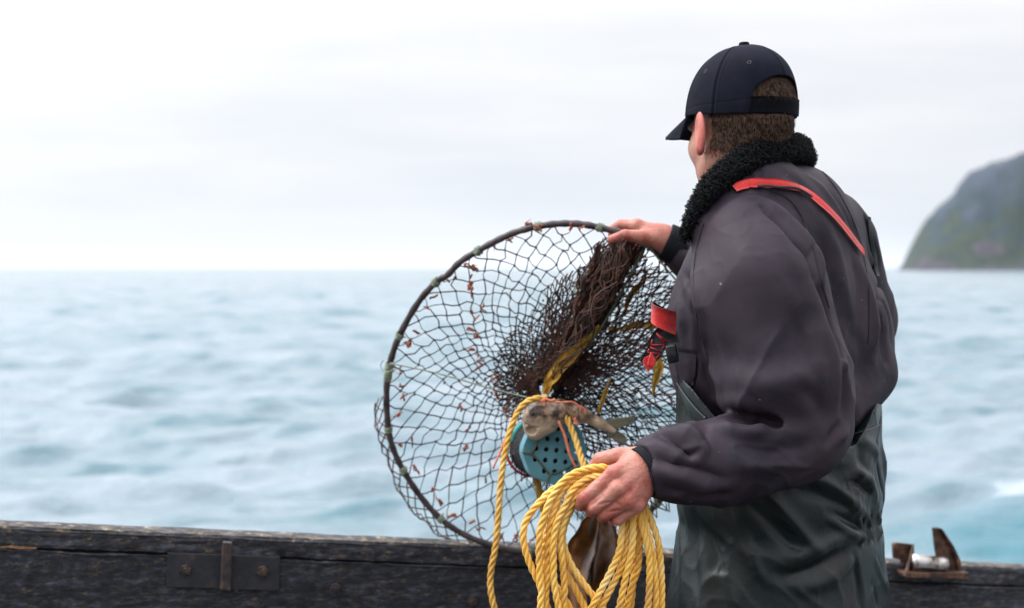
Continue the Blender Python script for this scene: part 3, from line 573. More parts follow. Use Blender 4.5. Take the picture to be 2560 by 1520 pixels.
S = [
 # armpit fold and back of the sleeve
 (((1905, 522), (1945, 560), (1985, 600), (2022, 640), (2036, 690)), .008, -.017), (((1915, 505), (1965, 548), (2010, 598), (2044, 650), (2052, 700)), .012, .013), (((1890, 535), (1935, 590), (1980, 650), (2020, 700)), .022, .007),
 (((2037, 700), (2058, 760), (2080, 830), (2104, 895)), .009, -.014), (((2104, 895), (2113, 950), (2113, 1040)), .010, -.010),
 (((2025, 720), (2045, 790), (2066, 850), (2090, 905), (2098, 980)), .016, .008),
 # front of the sleeve
 (((1716, 620), (1722, 700), (1734, 780), (1745, 850), (1762, 930), (1786, 985)), .009, -.013), (((1735, 640), (1745, 730), (1758, 820), (1775, 890), (1800, 960)), .013, .007),
 # inner elbow: a lens-shaped hollow with raised lips
 (((1800, 1002), (1850, 1002), (1905, 1022), (1945, 1048), (1948, 1070)), .014, .011),
 (((1790, 1070), (1840, 1078), (1890, 1080), (1938, 1072)), .012, .012),
 # forearm
 (((1648, 1082), (1690, 1100), (1722, 1128), (1742, 1136)), .010, -.022), (((1700, 1068), (1738, 1090), (1756, 1122), (1744, 1146)), .009, .014), (((1742, 1136), (1756, 1112), (1764, 1080)), .008, -.007),
 (((1610, 1130), (1670, 1158), (1740, 1175), (1800, 1195)), .010, -.014), (((1620, 1160), (1690, 1190), (1770, 1215), (1830, 1210)), .013, .008), (((1660, 1215), (1740, 1235), (1820, 1232)), .010, -.006),
 (((1850, 1120), (1920, 1130), (1990, 1120), (2040, 1100)), .016, -.007), (((1840, 1160), (1920, 1170), (2000, 1150)), .014, .005),
 # elbow point
 (((2108, 895), (2112, 930)), .010, .008), (((2105, 1055), (2085, 1085), (2070, 1110)), .008, -.008), (((2118, 1075), (2100, 1105)), .010, .008),
 # upper sleeve, soft broad folds
 (((1760, 600), (1800, 680), (1850, 760), (1900, 840)), .030, -.006), (((1830, 560), (1880, 640), (1940, 720), (1990, 800)), .028, .006), (((1790, 880), (1860, 900), (1940, 900), (2010, 880)), .026, -.006),
 (((1800, 940), (1870, 960), (1950, 965), (2040, 940)), .024, .006), (((1740, 700), (1790, 800), (1810, 900)), .016, .005), (((1960, 760), (2010, 860), (2040, 960)), .014, -.005), (((1860, 500), (1920, 540), (1960, 600)), .012, .004),
 (((1990, 960), (2040, 1000), (2060, 1040)), .014, -.006),
 # shoulder yoke and back
 (((1880, 440), (1872, 455), (1866, 470)), .005, -.006), (((1900, 430), (1905, 450), (1918, 468)), .005, -.006), (((1895, 440), (1888, 462)), .005, .004), (((1955, 430), (2010, 470), (2050, 520)), .014, -.006), (((2020, 440), (2075, 490), (2120, 560)), .012, .005),
 (((1990, 520), (2014, 580), (2026, 640), (2040, 700)), .0045, -.003), (((2060, 560), (2095, 640), (2115, 730), (2130, 800)), .016, .007), (((2045, 600), (2075, 690), (2095, 790)), .012, -.007), (((2130, 640), (2150, 700), (2155, 780), (2140, 850)), .014, -.007),
 (((2150, 650), (2175, 730), (2190, 820), (2185, 900)), .013, .007), (((2120, 800), (2160, 890), (2150, 980)), .016, -.006), (((2125, 900), (2135, 960), (2130, 1010)), .013, .006), (((2165, 545), (2180, 600), (2192, 670), (2200, 750), (2212, 830), (2218, 900)), .009, -.014),
 (((2185, 560), (2205, 640), (2220, 740)), .009, .006), (((2225, 700), (2215, 800), (2200, 900)), .009, -.005), (((2070, 480), (2120, 545), (2150, 600)), .010, -.006), (((2195, 720), (2225, 790), (2232, 860)), .008, -.005),
 # chest front and pocket
 (((1700, 700), (1712, 780), (1720, 860)), .010, -.006), (((1690, 880), (1715, 884), (1738, 886)), .004, -.005), (((1738, 886), (1740, 930), (1732, 960), (1715, 970)), .004, -.005), (((1690, 890), (1700, 935), (1714, 966)), .004, -.004), (((1700, 760), (1705, 820)), .010, .005),
]
jV = strokes(jV, jN, jT, S); jN = vnormals(jV, jQ); 
def ridge(V, sc, seed, rot=0., p=3.):
    c, s = math.cos(rot), math.sin(rot); out = np.empty(len(V)); X_ = V[:, 0]*c-V[:, 2]*s; Z_ = V[:, 0]*s+V[:, 2]*c; w_ = vnoise(V, 12, seed)*.25
    Aq = np.stack([X_*sc[0], V[:, 1]*sc[1], Z_*sc[2]], 1)+w_+seed*3.7
    for i, v in enumerate(Aq): out[i] = mnoise.noise(Vector(v))
    return np.clip(1-np.abs(out)*2.6, 0, 1)**p
wz = P(0, 1050, 2.45)[2]; fore = np.clip((wz-jV[:, 2])/.03, 0, 1)*np.clip((P(2040, 0, 2.45)[0]-jV[:, 0])/.05, 0, 1); lump = np.clip(.5+vnoise(jV, 7, 77)[:, 0]*.9, 0, 1)
jV = jV+jN*((vnoise(jV, 9, 21)[:, :1]*.0028)+((1-fore)*lump*(ridge(jV, (9, 9, 3), 2, .38)*.0045*np.clip((P(0, 640, 2.5)[2]-jV[:, 2])/.06, .15, 1)+ridge(jV, (30, 30, 10), 5, -.3)*.0009)+fore*(ridge(jV, (6, 10, 16), 3, -.35)*.0052+ridge(jV, (14, 18, 30), 6, .5)*.0016))[:, None]); jV = relax(jV, jQ, 1, .3); jT = bvh(jV, jQ)
jm = mat('faded_work_jacket_cloth', [(.015, .0115, .0185), (.029, .0210, .0305), (.036, .0255, .0345)], scale=6.5, rough=.60, bump=.5, bscale=700, spec=.16, lo=.36, hi=.62, bdist=.0005, dist=.6)
t = nd(jm); b = t.nodes['Principled BSDF']     # faded grey patches and a few specks
tcn = N(t, 'ShaderNodeTexCoord'); n2 = N(t, 'ShaderNodeTexNoise', i_Scale=17., i_Detail=8., i_Roughness=.65); t.links.new(tcn.outputs['Object'], n2.inputs[0]); r2 = ramp(t, [(.55, 0.), (.72, .75)]); t.links.new(n2.outputs[0], r2.inputs[0])
l0 = b.inputs['Base Color'].links[0].from_socket; mm = N(t, 'ShaderNodeMixRGB'); t.links.new(r2.outputs[0], mm.inputs[0]); t.links.new(l0, mm.inputs[1]); mm.inputs[2].default_value = (.021, .0215, .030, 1)
n3 = N(t, 'ShaderNodeTexNoise', i_Scale=90., i_Detail=1.); t.links.new(tcn.outputs['Object'], n3.inputs[0]); r3 = ramp(t, [(.80, 0.), (.82, .7)]); t.links.new(n3.outputs[0], r3.inputs[0])
m3 = N(t, 'ShaderNodeMixRGB'); t.links.new(r3.outputs[0], m3.inputs[0]); t.links.new(mm.outputs[0], m3.inputs[1]); m3.inputs[2].default_value = (.22, .21, .21, 1); t.links.new(m3.outputs[0], b.inputs['Base Color'])
jacket = mesh('jacket', jV, jQ, jm, person)
ribm = mat('black_rib_knit', [(.003, .0035, .006), (.007, .008, .012)], scale=60, rough=.8, bump=.8, bscale=500, spec=.2)
def cuff(a, b, r1, r2, name='cuff', fl=1.):
    mb = MB(); p = np.linspace(a, b, 10); t_, n_, b__ = frames(p); k = 96; ang = np.arange(k)*2*np.pi/k; V = []
    for i in range(10):
        rr_ = (r1+(r2-r1)*i/9)*(1+.014*np.cos(ang*48))+.002*math.sin(i*2.2)*0
        V.append(p[i]+rr_[:, None]*(np.cos(ang)[:, None]*n_[i]+np.sin(ang)[:, None]*b__[i]*fl))
    V.append(p[-1]+(r2-.004)*(np.cos(ang)[:, None]*n_[-1]+np.sin(ang)[:, None]*b__[-1]*fl))
    V = np.vstack(V); mb.add(V, [(i*k+j, i*k+(j+1) % k, (i+1)*k+(j+1) % k, (i+1)*k+j) for i in range(10) for j in range(k)])
    return mb.build(name, ribm, person, parent=jacket)
cuff(P(1655, 1160, 2.352), P(1602, 1183, 2.338), .0405, .0425); cuff(P(1735, 634, 2.965), P(1664, 602, 2.965), .042, .0375)
# fleece collar
flc = mat('black_curly_fleece', [(.0018, .0022, .0028), (.006, .007, .0085)], scale=80, rough=.7, bump=.3, bscale=400, spec=.18)
cp = catmull([P(1712, 592, 2.515), P(1728, 555, 2.50), P(1745, 515, 2.495), P(1775, 470, 2.50), P(1822, 430, 2.52), P(1885, 390, 2.535), P(1945, 372, 2.565), P(1992, 370, 2.63), P(2012, 388, 2.70), P(1970, 430, 2.81), P(1900, 470, 2.82), P(1830, 520, 2.78), P(1780, 590, 2.72)], n=8)
hw_ = np.interp(np.linspace(0, 1, len(cp)), [0, .05, .12, .3, .55, .7, 1], [.003, .007, .012, .021, .021, .020, .010])
axc = P(1880, 420, 2.65)
def f_col(p):
    d = None
    for i in range(0, len(cp)-1, 2):
        a, b_ = cp[i], cp[min(i+2, len(cp)-1)]; r_ = hw_[i]; up_ = np.array([0, 0, 1.])*.6+nrm((axc-a)*[1, 1, 0])*.25
        for s in (-.85, 0, .85):
            e = rc(p, a+up_*r_*s, b_+up_*hw_[min(i+2, len(cp)-1)]*s, max(.003, r_*.48), max(.003, hw_[min(i+2, len(cp)-1)]*.48)); d = e if d is None else smin(d, e, .008)
    return d
fV, fQ = snet(f_col, cp.min(0)-.05, cp.max(0)+.05, .003); fV = relax(fV, fQ, 1, .5); fN_ = vnormals(fV, fQ)
col = mesh('fleece_collar', fV, fQ, flc, person, parent=jacket)
pk = RNG.choice(len(fV), 14000); mb = MB()
Vt = []; Qt = []; k_ = 0
for i in pk:
    b0 = fV[i]+RNG.normal(0, .0012, 3); n0 = fN_[i]; tn = nrm(np.cross(n0, RNG.normal(size=3))); L = RNG.uniform(.004, .0100); pts = np.array([b0-n0*.001, b0+n0*L*.55+tn*L*.1, b0+n0*L*.85+tn*L*.6, b0+n0*L*.5+tn*L*1.0]); rd = [.0007, .0011, .0008, .0002]
    u = nrm(np.cross(n0, tn)); 
    for j in range(4): Vt += [pts[j]+u*rd[j], pts[j]+n0*rd[j]*.5+tn*rd[j]*.5, pts[j]-u*rd[j]]
    for j in range(3):
        for a in range(3): Qt.append((k_+j*3+a, k_+j*3+(a+1) % 3, k_+j*3+3+(a+1) % 3, k_+j*3+3+a))
    k_ += 12
mesh('fleece_curls', np.array(Vt), np.array(Qt), flc, person, parent=jacket)
# overalls -----------------------------------------------------------
OC = P(1952, 1250, 2.66)
def f_over(p):
    q = (p-OC.astype(np.float32))@RB.T.astype(np.float32); z = q[:, 2]
    fl = 1+np.clip(-z, -.3, .6)*.03-.035*np.exp(-((z+.035)/.03)**2)-.04*np.clip((z-.05)/.06, 0, 1)*np.clip(q[:, 0]/.1+.3, 0, 1)
    k0 = np.sqrt((q[:, 0]/.243)**2+(q[:, 1]/.176)**2)/fl; d = (k0-1)*.19
    hip = np.array([0, 0, -.30])
    d = smax(d, -(z+.26), .06)
    for s in (-1, 1):
        l_ = rc(q, (s*.115, 0, -.2), (s*.13, .02, -.72), .135, .105); l_ = smin(l_, rc(q, (s*.13, .02, -.72), (s*.13, 0, -1.03+.12), .105, .09), .03); d = smin(d, l_, .06)
    dx = p[:, 0]-OC[0]
    zt = np.where(dx > 0, P(1700, 948, 2.66)[2]-.095*np.clip((.198-dx)/.085, 0, 1.1), P(1700, 920, 2.66)[2]-.106*np.clip((.2035+dx)/.0855, 0, 1.1))
    return smax(d, p[:, 2]-zt.astype(np.float32), .006)
oV, oQ = snet(f_over, [.16, 2.30, .10], [.86, 3.02, 1.22], .0042); oV = relax(oV, oQ, 2, .4); oT = bvh(oV, oQ); oN = vnormals(oV, oQ)
S = [(((1890, 1210), (1950, 1270), (2010, 1340), (2040, 1370)), .013, .010), (((1860, 1240), (1930, 1310), (1990, 1370)), .014, -.010), (((1990, 1190), (2050, 1200), (2110, 1240), (2160, 1290)), .012, .010), (((2000, 1230), (2060, 1240), (2120, 1270)), .012, -.009),
 (((2105, 1200), (2135, 1180), (2165, 1200), (2185, 1240)), .010, .010), (((2120, 1215), (2140, 1205), (2165, 1230)), .007, -.008), (((1860, 1330), (1880, 1400), (1910, 1450), (1935, 1465)), .009, .003), (((1830, 1280), (1860, 1360), (1890, 1430)), .015, .008),
 (((1980, 1400), (2040, 1380), (2090, 1350), (2140, 1340)), .016, .011), (((1960, 1440), (2030, 1420), (2100, 1380)), .013, -.010), (((2000, 1470), (2070, 1450), (2140, 1390)), .014, .009), (((1790, 1440), (1830, 1480), (1850, 1520)), .012, .004), (((1760, 1300), (1790, 1380), (1800, 1460)), .018, -.008),
 (((2196, 1050), (2188, 1120), (2196, 1190), (2206, 1250)), .006, -.009), (((2205, 1060), (2200, 1120), (2208, 1200)), .008, .006), (((2150, 1100), (2180, 1120), (2188, 1150)), .010, .007), (((2120, 1080), (2150, 1130), (2160, 1180)), .012, -.006), (((1700, 1300), (1710, 1400), (1705, 1500)), .012, .005), (((1740, 1280), (1735, 1380), (1750, 1500)), .010, -.005),
 (((2130, 1390), (2145, 1450), (2150, 1520)), .007, -.007), (((2185, 1400), (2200, 1450), (2215, 1480)), .006, .006), (((1695, 960), (1712, 1000), (1735, 1040)), .010, .004),
 (((2080, 1300), (2120, 1330), (2150, 1350)), .010, .008), (((2070, 1280), (2110, 1300), (2140, 1322)), .008, -.006), (((2060, 1120), (2090, 1150), (2130, 1160)), .012, .006), (((2180, 1460), (2190, 1500), (2192, 1520)), .008, -.006)]
for i, x in enumerate((2142, 2154, 2166, 2178, 2190, 2200, 2209)): S.append((((x, 1296-i*3), (x+5*(-1)**i, 1325-i*3), (x+2, 1358-i*3)), .0045, .009*(-1)**i))
oV = strokes(oV, oN, oT, S); oN = vnormals(oV, oQ); lo_ = np.clip(.5+vnoise(oV, 6, 78)[:, 0], 0, 1); oV = oV+oN*((vnoise(oV, 10, 31)[:, :1]*.004)+(lo_*(ridge(oV, (11, 11, 6), 12, -.8)*.0050+ridge(oV, (26, 26, 12), 15, -.6)*.0018))[:, None]); oV = relax(oV, oQ, 1, .3); oT = bvh(oV, oQ)
om = mat('wet_green_oilskin', [(.0018, .0042, .0042), (.0045, .0100, .0104), (.0068, .0130, .0134)], scale=4.5, rough=.36, rvar=.08, bump=.4, bscale=160, spec=.26, lo=.36, hi=.58, bdist=.001, dist=.8)
t = nd(om); b = t.nodes['Principled BSDF']; tcn = N(t, 'ShaderNodeTexCoord')
n2 = N(t, 'ShaderNodeTexNoise', i_Scale=9., i_Detail=9., i_Roughness=.7); t.links.new(tcn.outputs['Object'], n2.inputs[0]); r2 = ramp(t, [(.52, 0.), (.64, .7)]); t.links.new(n2.outputs[0], r2.inputs[0])
l0 = b.inputs['Base Color'].links[0].from_socket; mm = N(t, 'ShaderNodeMixRGB'); t.links.new(r2.outputs[0], mm.inputs[0]); t.links.new(l0, mm.inputs[1]); mm.inputs[2].default_value = (.010, .0058, .005, 1)
n3 = N(t, 'ShaderNodeTexNoise', i_Scale=55., i_Detail=6., i_Roughness=.7); t.links.new(tcn.outputs['Object'], n3.inputs[0]); r3 = ramp(t, [(.60, 0.), (.70, .8)]); t.links.new(n3.outputs[0], r3.inputs[0])
m3 = N(t, 'ShaderNodeMixRGB'); t.links.new(r3.outputs[0], m3.inputs[0]); t.links.new(mm.outputs[0], m3.inputs[1]); m3.inputs[2].default_value = (.007, .012, .013, 1); t.links.new(m3.outputs[0], b.inputs['Base Color'])
over = mesh('bib_overalls', oV, oQ, om, person)
def on(T, x, y, off):
    h, n_ = hit(T, x, y)
    return (None, None) if h is None else (h+n_*off, n_)
def ribbon(name, T, pts, wd, m, off=.003, th=.0016, parent=None, wob=0):
    c = catmull([np.array([x, y, 0.]) for x, y in pts], n=6); Pn = [on(T, x, y, off) for x, y, _ in c]; Pn = [(a, b_) for a, b_ in Pn if a is not None]
    p = np.array([a for a, _ in Pn]); nn_ = nrm(np.array([b_ for _, b_ in Pn])); 
    for _ in range(3): p[1:-1] = (p[:-2]+p[1:-1]*2+p[2:])/4; nn_[1:-1] = nrm(nn_[:-2]+nn_[1:-1]+nn_[2:])
    t_ = nrm(np.gradient(p, axis=0)); s_ = nrm(np.cross(t_, nn_)); w2 = wd/2
    G = np.stack([p+s_*w2*k+nn_*(.0012*(1-k*k)) for k in (-1, -.5, 0, .5, 1)], 1)
    mb = MB(); mb.grid(G, np.broadcast_to(nn_[:, None]*th, G.shape).copy()); return mb.build(name, m, person, parent=parent)
redm = mat('red_webbing', [(.44, .009, .009), (.58, .019, .016)], scale=30, rough=.6, bump=.8, bscale=500, sheen=.3, spec=.3)
blk = mat('black_webbing_tape', [(.004, .004, .007)], rough=.7, bump=.5, bscale=500)
ribbon('shoulder_strap', jT, [(1836, 478), (1862, 463), (1900, 459), (1945, 462), (1990, 474)], .017, redm, off=.006, parent=over)
ribbon('shoulder_strap', jT, [(1984, 472), (2015, 486), (2055, 518), (2100, 566), (2150, 632)], .0165, redm, off=.006, parent=over)
ribbon('strap_edge', jT, [(1890, 471), (1940, 472), (1985, 477), (2020, 500)], .004, blk, off=.009, parent=over)
ribbon('strap_seam', oT, [(2140, 1086), (2175, 1072), (2200, 1061)], .002, mat('pale_seam_stitch', [(.10, .075, .06)], bump=0), off=.0012, th=.0006, parent=over)
ribbon('elastic_strap', jT, [(2168, 545), (2176, 590), (2184, 640), (2190, 690)], .009, mat('grey_elastic', [(.02, .03, .032)], rough=.5), off=.004, parent=over)
seamm = mat('dark_seam_thread', [(.010, .008, .011)], rough=.9, bump=0)
ribbon('armhole_seam', jT, [(1925, 478), (1962, 492), (1992, 521), (2018, 575), (2038, 640), (2052, 700), (2072, 770)], .0016, seamm, off=.0006, th=.0004, parent=jacket)
ribbon('back_seam', jT, [(2056, 430), (2095, 480), (2135, 560), (2158, 640), (2172, 740), (2170, 860)], .0014, seamm, off=.0006, th=.0004, parent=jacket)
ribbon('sleeve_seam', jT, [(1760, 560), (1738, 640), (1736, 740), (1752, 850)], .0014, seamm, off=.0006, th=.0004, parent=jacket)
Gp = []
for v in np.linspace(0, 1, 7):
    row = []
    for u in np.linspace(0, 1, 6):
        x = (1689*(1-u)+1740*u)*(1-v)+(1700*(1-u)+1738*u)*v; y = (884*(1-u)+889*u)*(1-v)+((958+14*math.sin(u*2.6))*(1-u)+962*u)*v; row.append(on(jT, x, y, .004)[0])
    Gp.append(row)
if all(q is not None for r_ in Gp for q in r_):
    Gp = np.array(Gp); mb = MB(); mb.grid(Gp, np.full(Gp.shape, 0.)+np.array([-.0005, -.002, 0])); mb.build('pocket_flap', jm, person, parent=jacket, bevel=.001)
# bib edge binding
ribbon('bib_binding', oT, [(1676, 935), (1690, 950), (1712, 985), (1740, 1020), (1765, 1045)], .004, mat('oilskin_edge', [(.018, .032, .032)], rough=.45), off=.001, parent=over)
# red loop and tail at the chest buckle
c0 = [P(1690, 800, 2.50), P(1665, 792, 2.485), P(1640, 782, 2.485), P(1628, 773, 2.50), P(1634, 768, 2.52), P(1655, 776, 2.535), P(1690, 790, 2.54)]
c = catmull(c0, n=6); up_ = np.array([0, -.15, 1.]); G = np.stack([c+up_*k*(.0205*np.interp(np.arange(len(c)), [0, len(c)*.45, len(c)-1], [1, .8, .5]))[:, None]*[1, 1, 1]+np.array([0, 0, -.006]) for k in (-1, -.3, .3, 1)], 1)
nn_ = np.cross(np.gradient(c, axis=0), up_); nn_ = nrm(nn_)
mb = MB(); mb.grid(G, np.broadcast_to(nn_[:, None]*.0012, G.shape).copy()); mb.build('strap_loop', redm, person, parent=over)
mb = MB(); mb.grid(G+nn_[:, None]*.0022, np.broadcast_to(nn_[:, None]*.0008, G.shape).copy()); mb.build('strap_lining', blk, person, parent=over)
tl = catmull([P(1690, 828, 2.53), P(1665, 836, 2.515), P(1648, 850, 2.51), P(1638, 875, 2.505), P(1622, 898, 2.50), P(1612, 912, 2.495)], n=6)
t_ = nrm(np.gradient(tl, axis=0)); s_ = nrm(np.cross(t_, [0, -1, .2])); wv = np.interp(np.arange(len(tl)), [0, len(tl)-1], [.020, .011])
G = np.stack([tl+s_*wv[:, None]*k for k in (-1, -.33, .33, 1)], 1); mb = MB(); mb.grid(G, np.full(G.shape, 0.)+np.array([0, -.0015, 0])); tail = mb.build('strap_tail', blk, person, parent=over)
mb = MB(); red2 = mat('dark_red_lettering', [(.30, .010, .014)], rough=.6, bump=0)
def tp(u, v): i = u*(len(tl)-1); k = int(min(i, len(tl)-2)); f = i-k; return (tl[k]*(1-f)+tl[k+1]*f)+(s_[k]*wv[k])*v+np.array([0, -.003, 0])
for poly in ([(.28, -.7), (.34, .7), (.40, -.7)], [(.30, 0), (.38, 0)], [(.45, .7), (.54, .7), (.45, -.7), (.54, -.7)], [(.59, -.7), (.59, .7)], [(.63, .7), (.71, .7), (.63, -.7), (.71, -.7)]):
    for a, b_ in zip(poly[:-1], poly[1:]): mb.tube([tp(*a), tp(*b_)], .0014, 4)
mb.build('strap_lettering', red2, person, parent=over)
mb = MB(); kp = [P(1632, 885, 2.49), P(1637, 915, 2.49), P(1620, 930, 2.49), P(1606, 905, 2.49), P(1610, 895, 2.49)]; mb.prism(kp, [0, -.004, .001]); mb.prism([P(1626, 880, 2.485), P(1640, 900, 2.482), P(1634, 918, 2.485), P(1618, 912, 2.485)], [0, -.004, 0]); mb.build('strap_tip', redm, person, parent=over, bevel=.001, smooth=False)
mb = MB(); mb.box(P(1680, 885, 2.50), ((1, 0, .2), (0, 1, 0), (-.2, 0, 1)), (.010, .004, .016)); mb.build('strap_buckle', mat('black_buckle_plastic', [(.01, .01, .013)], rough=.25, bump=0), person, parent=over, bevel=.003)
# ------------------------------------------------------------------ HOOP NET
HCN = P(1376, 968, 3.13)
hoop_out = nrm(np.cross(P(1430, 558, 2.97)-P(1322, 1378, 3.29), P(1786, 926, 3.05)-P(966, 1010, 3.14)))   # points away from the camera or towards it
if hoop_out[1] < 0: hoop_out = -hoop_out
hp_px = [(966, 1010), (968, 950), (980, 890), (1003, 830), (1045, 757), (1090, 705), (1118, 688), (1150, 655), (1195, 627), (1240, 602), (1290, 580), (1345, 566), (1400, 559), (1450, 560), (1500, 569), (1560, 584), (1610, 606), (1655, 642), (1700, 690), (1745, 760), (1778, 850), (1786, 930), (1778, 1010), (1755, 1090), (1715, 1165), (1650, 1250), (1585, 1315), (1500, 1362), (1400, 1382), (1322, 1380), (1232, 1363), (1162, 1337), (1102, 1297), (1052, 1242), (1012, 1182), (986, 1130), (972, 1080)]
def hoopD(x, y): return 2.97+(y-558)/820*.30-.00012*(x-1376)
hring = [P(x, y, hoopD(x, y)) for x, y in hp_px]; hr_s = catmull(hring+[hring[0]], n=8)
cum = np.concatenate([[0], np.cumsum(np.linalg.norm(np.diff(hr_s, axis=0), axis=1))]); cum /= cum[-1]
def hoop(u): u = np.mod(u, 1); return np.stack([np.interp(u, cum, hr_s[:, k]) for k in range(3)], -1)
net = empty('hoop_net', HCN, 'round iron hoop net with brown mesh, held up against the rail by the man', 'fishing net')
steel = mat('dark_painted_hoop_bar', [(.020, .015, .016), (.045, .032, .034), (.07, .05, .05)], scale=40, rough=.5, bump=.5, bscale=150)
mb = MB(); mb.tube(hr_s, .0072+.0006*np.sin(np.arange(len(hr_s))*1.3), 12, cap=False); mb.build('hoop_frame', steel, net)
twine = mat('dark_tarred_twine', [(.010, .009, .012), (.030, .020, .018)], scale=40, rough=.8, bump=0)
browt = mat('brown_net_twine', [(.014, .006, .004), (.045, .016, .009), (.095, .034, .017)], scale=30, rough=.8, bump=0)
NC = P(1362, 990, 3.06)
def sheet(name, rim, ctr, nst, rings, q0, bul, wob, rad, knot, m, u0=0., u1=1., seed=0, sag=.0):
    """diamond mesh: two families of strands spiralling from the rim to the centre"""
    du = (u1-u0)/nst; rk = np.array([(1-q0)*(k/rings)**1.0 for k in range(rings+1)]); rk = np.exp(-np.linspace(0, -math.log(q0), rings+1))
    K, I = np.meshgrid(np.arange(rings+1), np.arange(nst+1), indexing='ij'); U = u0+(I+.5*(K % 2))*du
    full = abs(u1-u0-1) < 1e-6
    Rm = rim(U.ravel()); r_ = rk[K].ravel()[:, None]; Pt = ctr+(Rm-ctr)*r_
    Pt = Pt+hoop_out*bul(U.ravel(), r_[:, 0])[:, None]+vnoise(Pt, 11, seed)*wob*np.sin(np.pi*np.clip(r_*.92, 0, 1))+vnoise(Pt, 42, seed+1)*wob*.55*np.clip((1-r_)*8, 0, 1)+RNG.normal(0, wob*.16, Pt.shape)*np.clip((1-r_)*8, 0, 1)
    Pt = Pt.reshape(rings+1, nst+1, 3); A = []; B = []
    for k in range(rings):
        a = Pt[k]; b = Pt[k+1]
        if k % 2 == 0: prs = [(a[1:], b[:-1]), (a[:-1] if not full else a[:-1], b[:-1])]
        else: prs = [(a[:-1], b[:-1]), (a[:-1], b[1:])]
        for x, y in prs: A.append(x); B.append(y)
    A = np.vstack(A); B = np.vstack(B); Mi = (A+B)/2; d = np.linalg.norm(B-A, axis=1, keepdims=True)
    Mi = Mi+RNG.normal(0, 1, Mi.shape)*d*.085-np.array([0, 0, 1])*d*sag
    keep = d[:, 0] < .09; A, B, Mi = A[keep], B[keep], Mi[keep]
    rv = rad*RNG.uniform(.68, 1.25, len(A)); V1, Q1 = segs('', A, Mi, rv, m, net); V2, Q2 = segs('', Mi, B, rv, m, net); Kp = Pt[1:-1].reshape(-1, 3)
    o = np.array([[1, 0, 0], [-1, 0, 0], [0, 1, 0], [0, -1, 0], [0, 0, 1.3], [0, 0, -1.3]])*knot; Vk = (Kp[:, None]+o[None]).reshape(-1, 3)
    tk = np.array([[0, 2, 4, 4], [2, 1, 4, 4], [1, 3, 4, 4], [3, 0, 4, 4], [2, 0, 5, 5], [1, 2, 5, 5], [3, 1, 5, 5], [0, 3, 5, 5]])
    n1, n2 = len(V1), len(V1)+len(V2); tri = [tuple(f) for f in np.vstack([Q1, Q2+n1])]
    tri += [tuple(f[:3]) for f in (tk[None]+(np.arange(len(Kp))*6+n2)[:, None, None]).reshape(-1, 4)]
    return mesh(name, np.vstack([V1, V2, Vk]), tri, m, net)
# A: the wide net drawn from the hoop to the bait tie
sheet('front_netting', lambda u: hoop(u), NC+hoop_out*.01, 50, 36, .05, lambda u, r: .075*np.sin(np.pi*r**.9), .013, .0013, .0030, twine, seed=1, sag=.04)
# B: the bag that hangs outside the hoop, down to the far side of the rail
def bagrim(u):
    h = hoop(u); v = nrm(h-HCN); lowleft = np.clip(v@nrm(P(1000, 1300, 3.1)-P(1376, 968, 3.1)), 0, 1)[:, None]**1.2; return h+v*.047*lowleft+cF*.05-np.array([0, 0, .012])
def ringuv(x0, y0):   # parameter on the hoop nearest to a measured point
    return cum[np.argmin(np.linalg.norm(hr_s-P(x0, y0, hoopD(x0, y0)), axis=1))]
ua, ub = ringuv(1300, 1379), ringuv(966, 990)+1
uu = np.linspace(ua, ub, 34); Gs = []
for j, f in enumerate(np.linspace(0, 1, 6)):
    h = hoop(uu); h2 = bagrim(uu); w_ = math.sin(f*math.pi/2); Gs.append(h+(h2-h)*w_+cF*.04*f*f+(HCN-h)*.10*max(0, f-.6))
Gs = np.array(Gs); Gs += vnoise(Gs.reshape(-1, 3), 30, 8).reshape(Gs.shape)*.020*np.linspace(0, 1, 6)[:, None, None]; A = []; B = []
for k in range(5):
    for i in range(0, 33):
        if (i+k) % 2 == 0: A.append(Gs[k, i]); B.append(Gs[k+1, i+1])
        else: A.append(Gs[k, i+1]); B.append(Gs[k+1, i])
V1, Q1 = segs('', A, B, .0015, twine, net); mesh('bag_netting', V1, Q1, browt, net)
# C: slack dense netting behind the right half
def lobe(angs, rads, D0, dD):
    an = np.radians(angs)
    def f(u):
        a = np.interp(u, np.linspace(0, 1, 200), np.linspace(an[0], an[-1], 200)); R_ = np.interp(a, an, rads)
        return np.stack([P(1362+R_[i]*math.cos(a[i]), 985-R_[i]*math.sin(a[i]), D0+dD*(R_[i]/400)) for i in range(len(a))])
    return f
sheet('slack_netting', lobe([-120, -90, -60, -40, -20, 0, 20, 45, 62, 80, 100, 120, 140, 165, 190, 215], [190, 260, 385, 430, 400, 370, 400, 420, 415, 265, 210, 175, 155, 135, 118, 100], 3.05, .02), P(1362, 985, 3.05), 66, 24, .17, lambda u, r: .05*np.sin(np.pi*r), .013, .0013, .0026, browt, seed=11)
sheet('slack_netting', lobe([-75, -60, -40, -20, 0, 20, 45, 62, 75], [330, 390, 440, 430, 400, 410, 430, 420, 330], 3.10, .03), P(1350, 975, 3.10), 34, 22, .15, lambda u, r: .08*np.sin(np.pi*r), .017, .0014, .0026, browt, seed=15)
sheet('slack_netting', lobe([15, 30, 45, 60, 72, 90], [300, 410, 430, 420, 340, 260], 3.03, -.05), P(1355, 985, 3.03), 34, 24, .10, lambda u, r: .02*np.sin(np.pi*r), .015, .0014, .0028, browt, seed=19)
def foldrim(off, dz, w0):
    def f(u): return np.stack([P(1475+off+w0*q+14*math.sin(q*19+off), 640-52*q-30*math.sin(q*11+off), 2.955+dz+.022*math.sin(q*23+off)) for q in u])
    return f
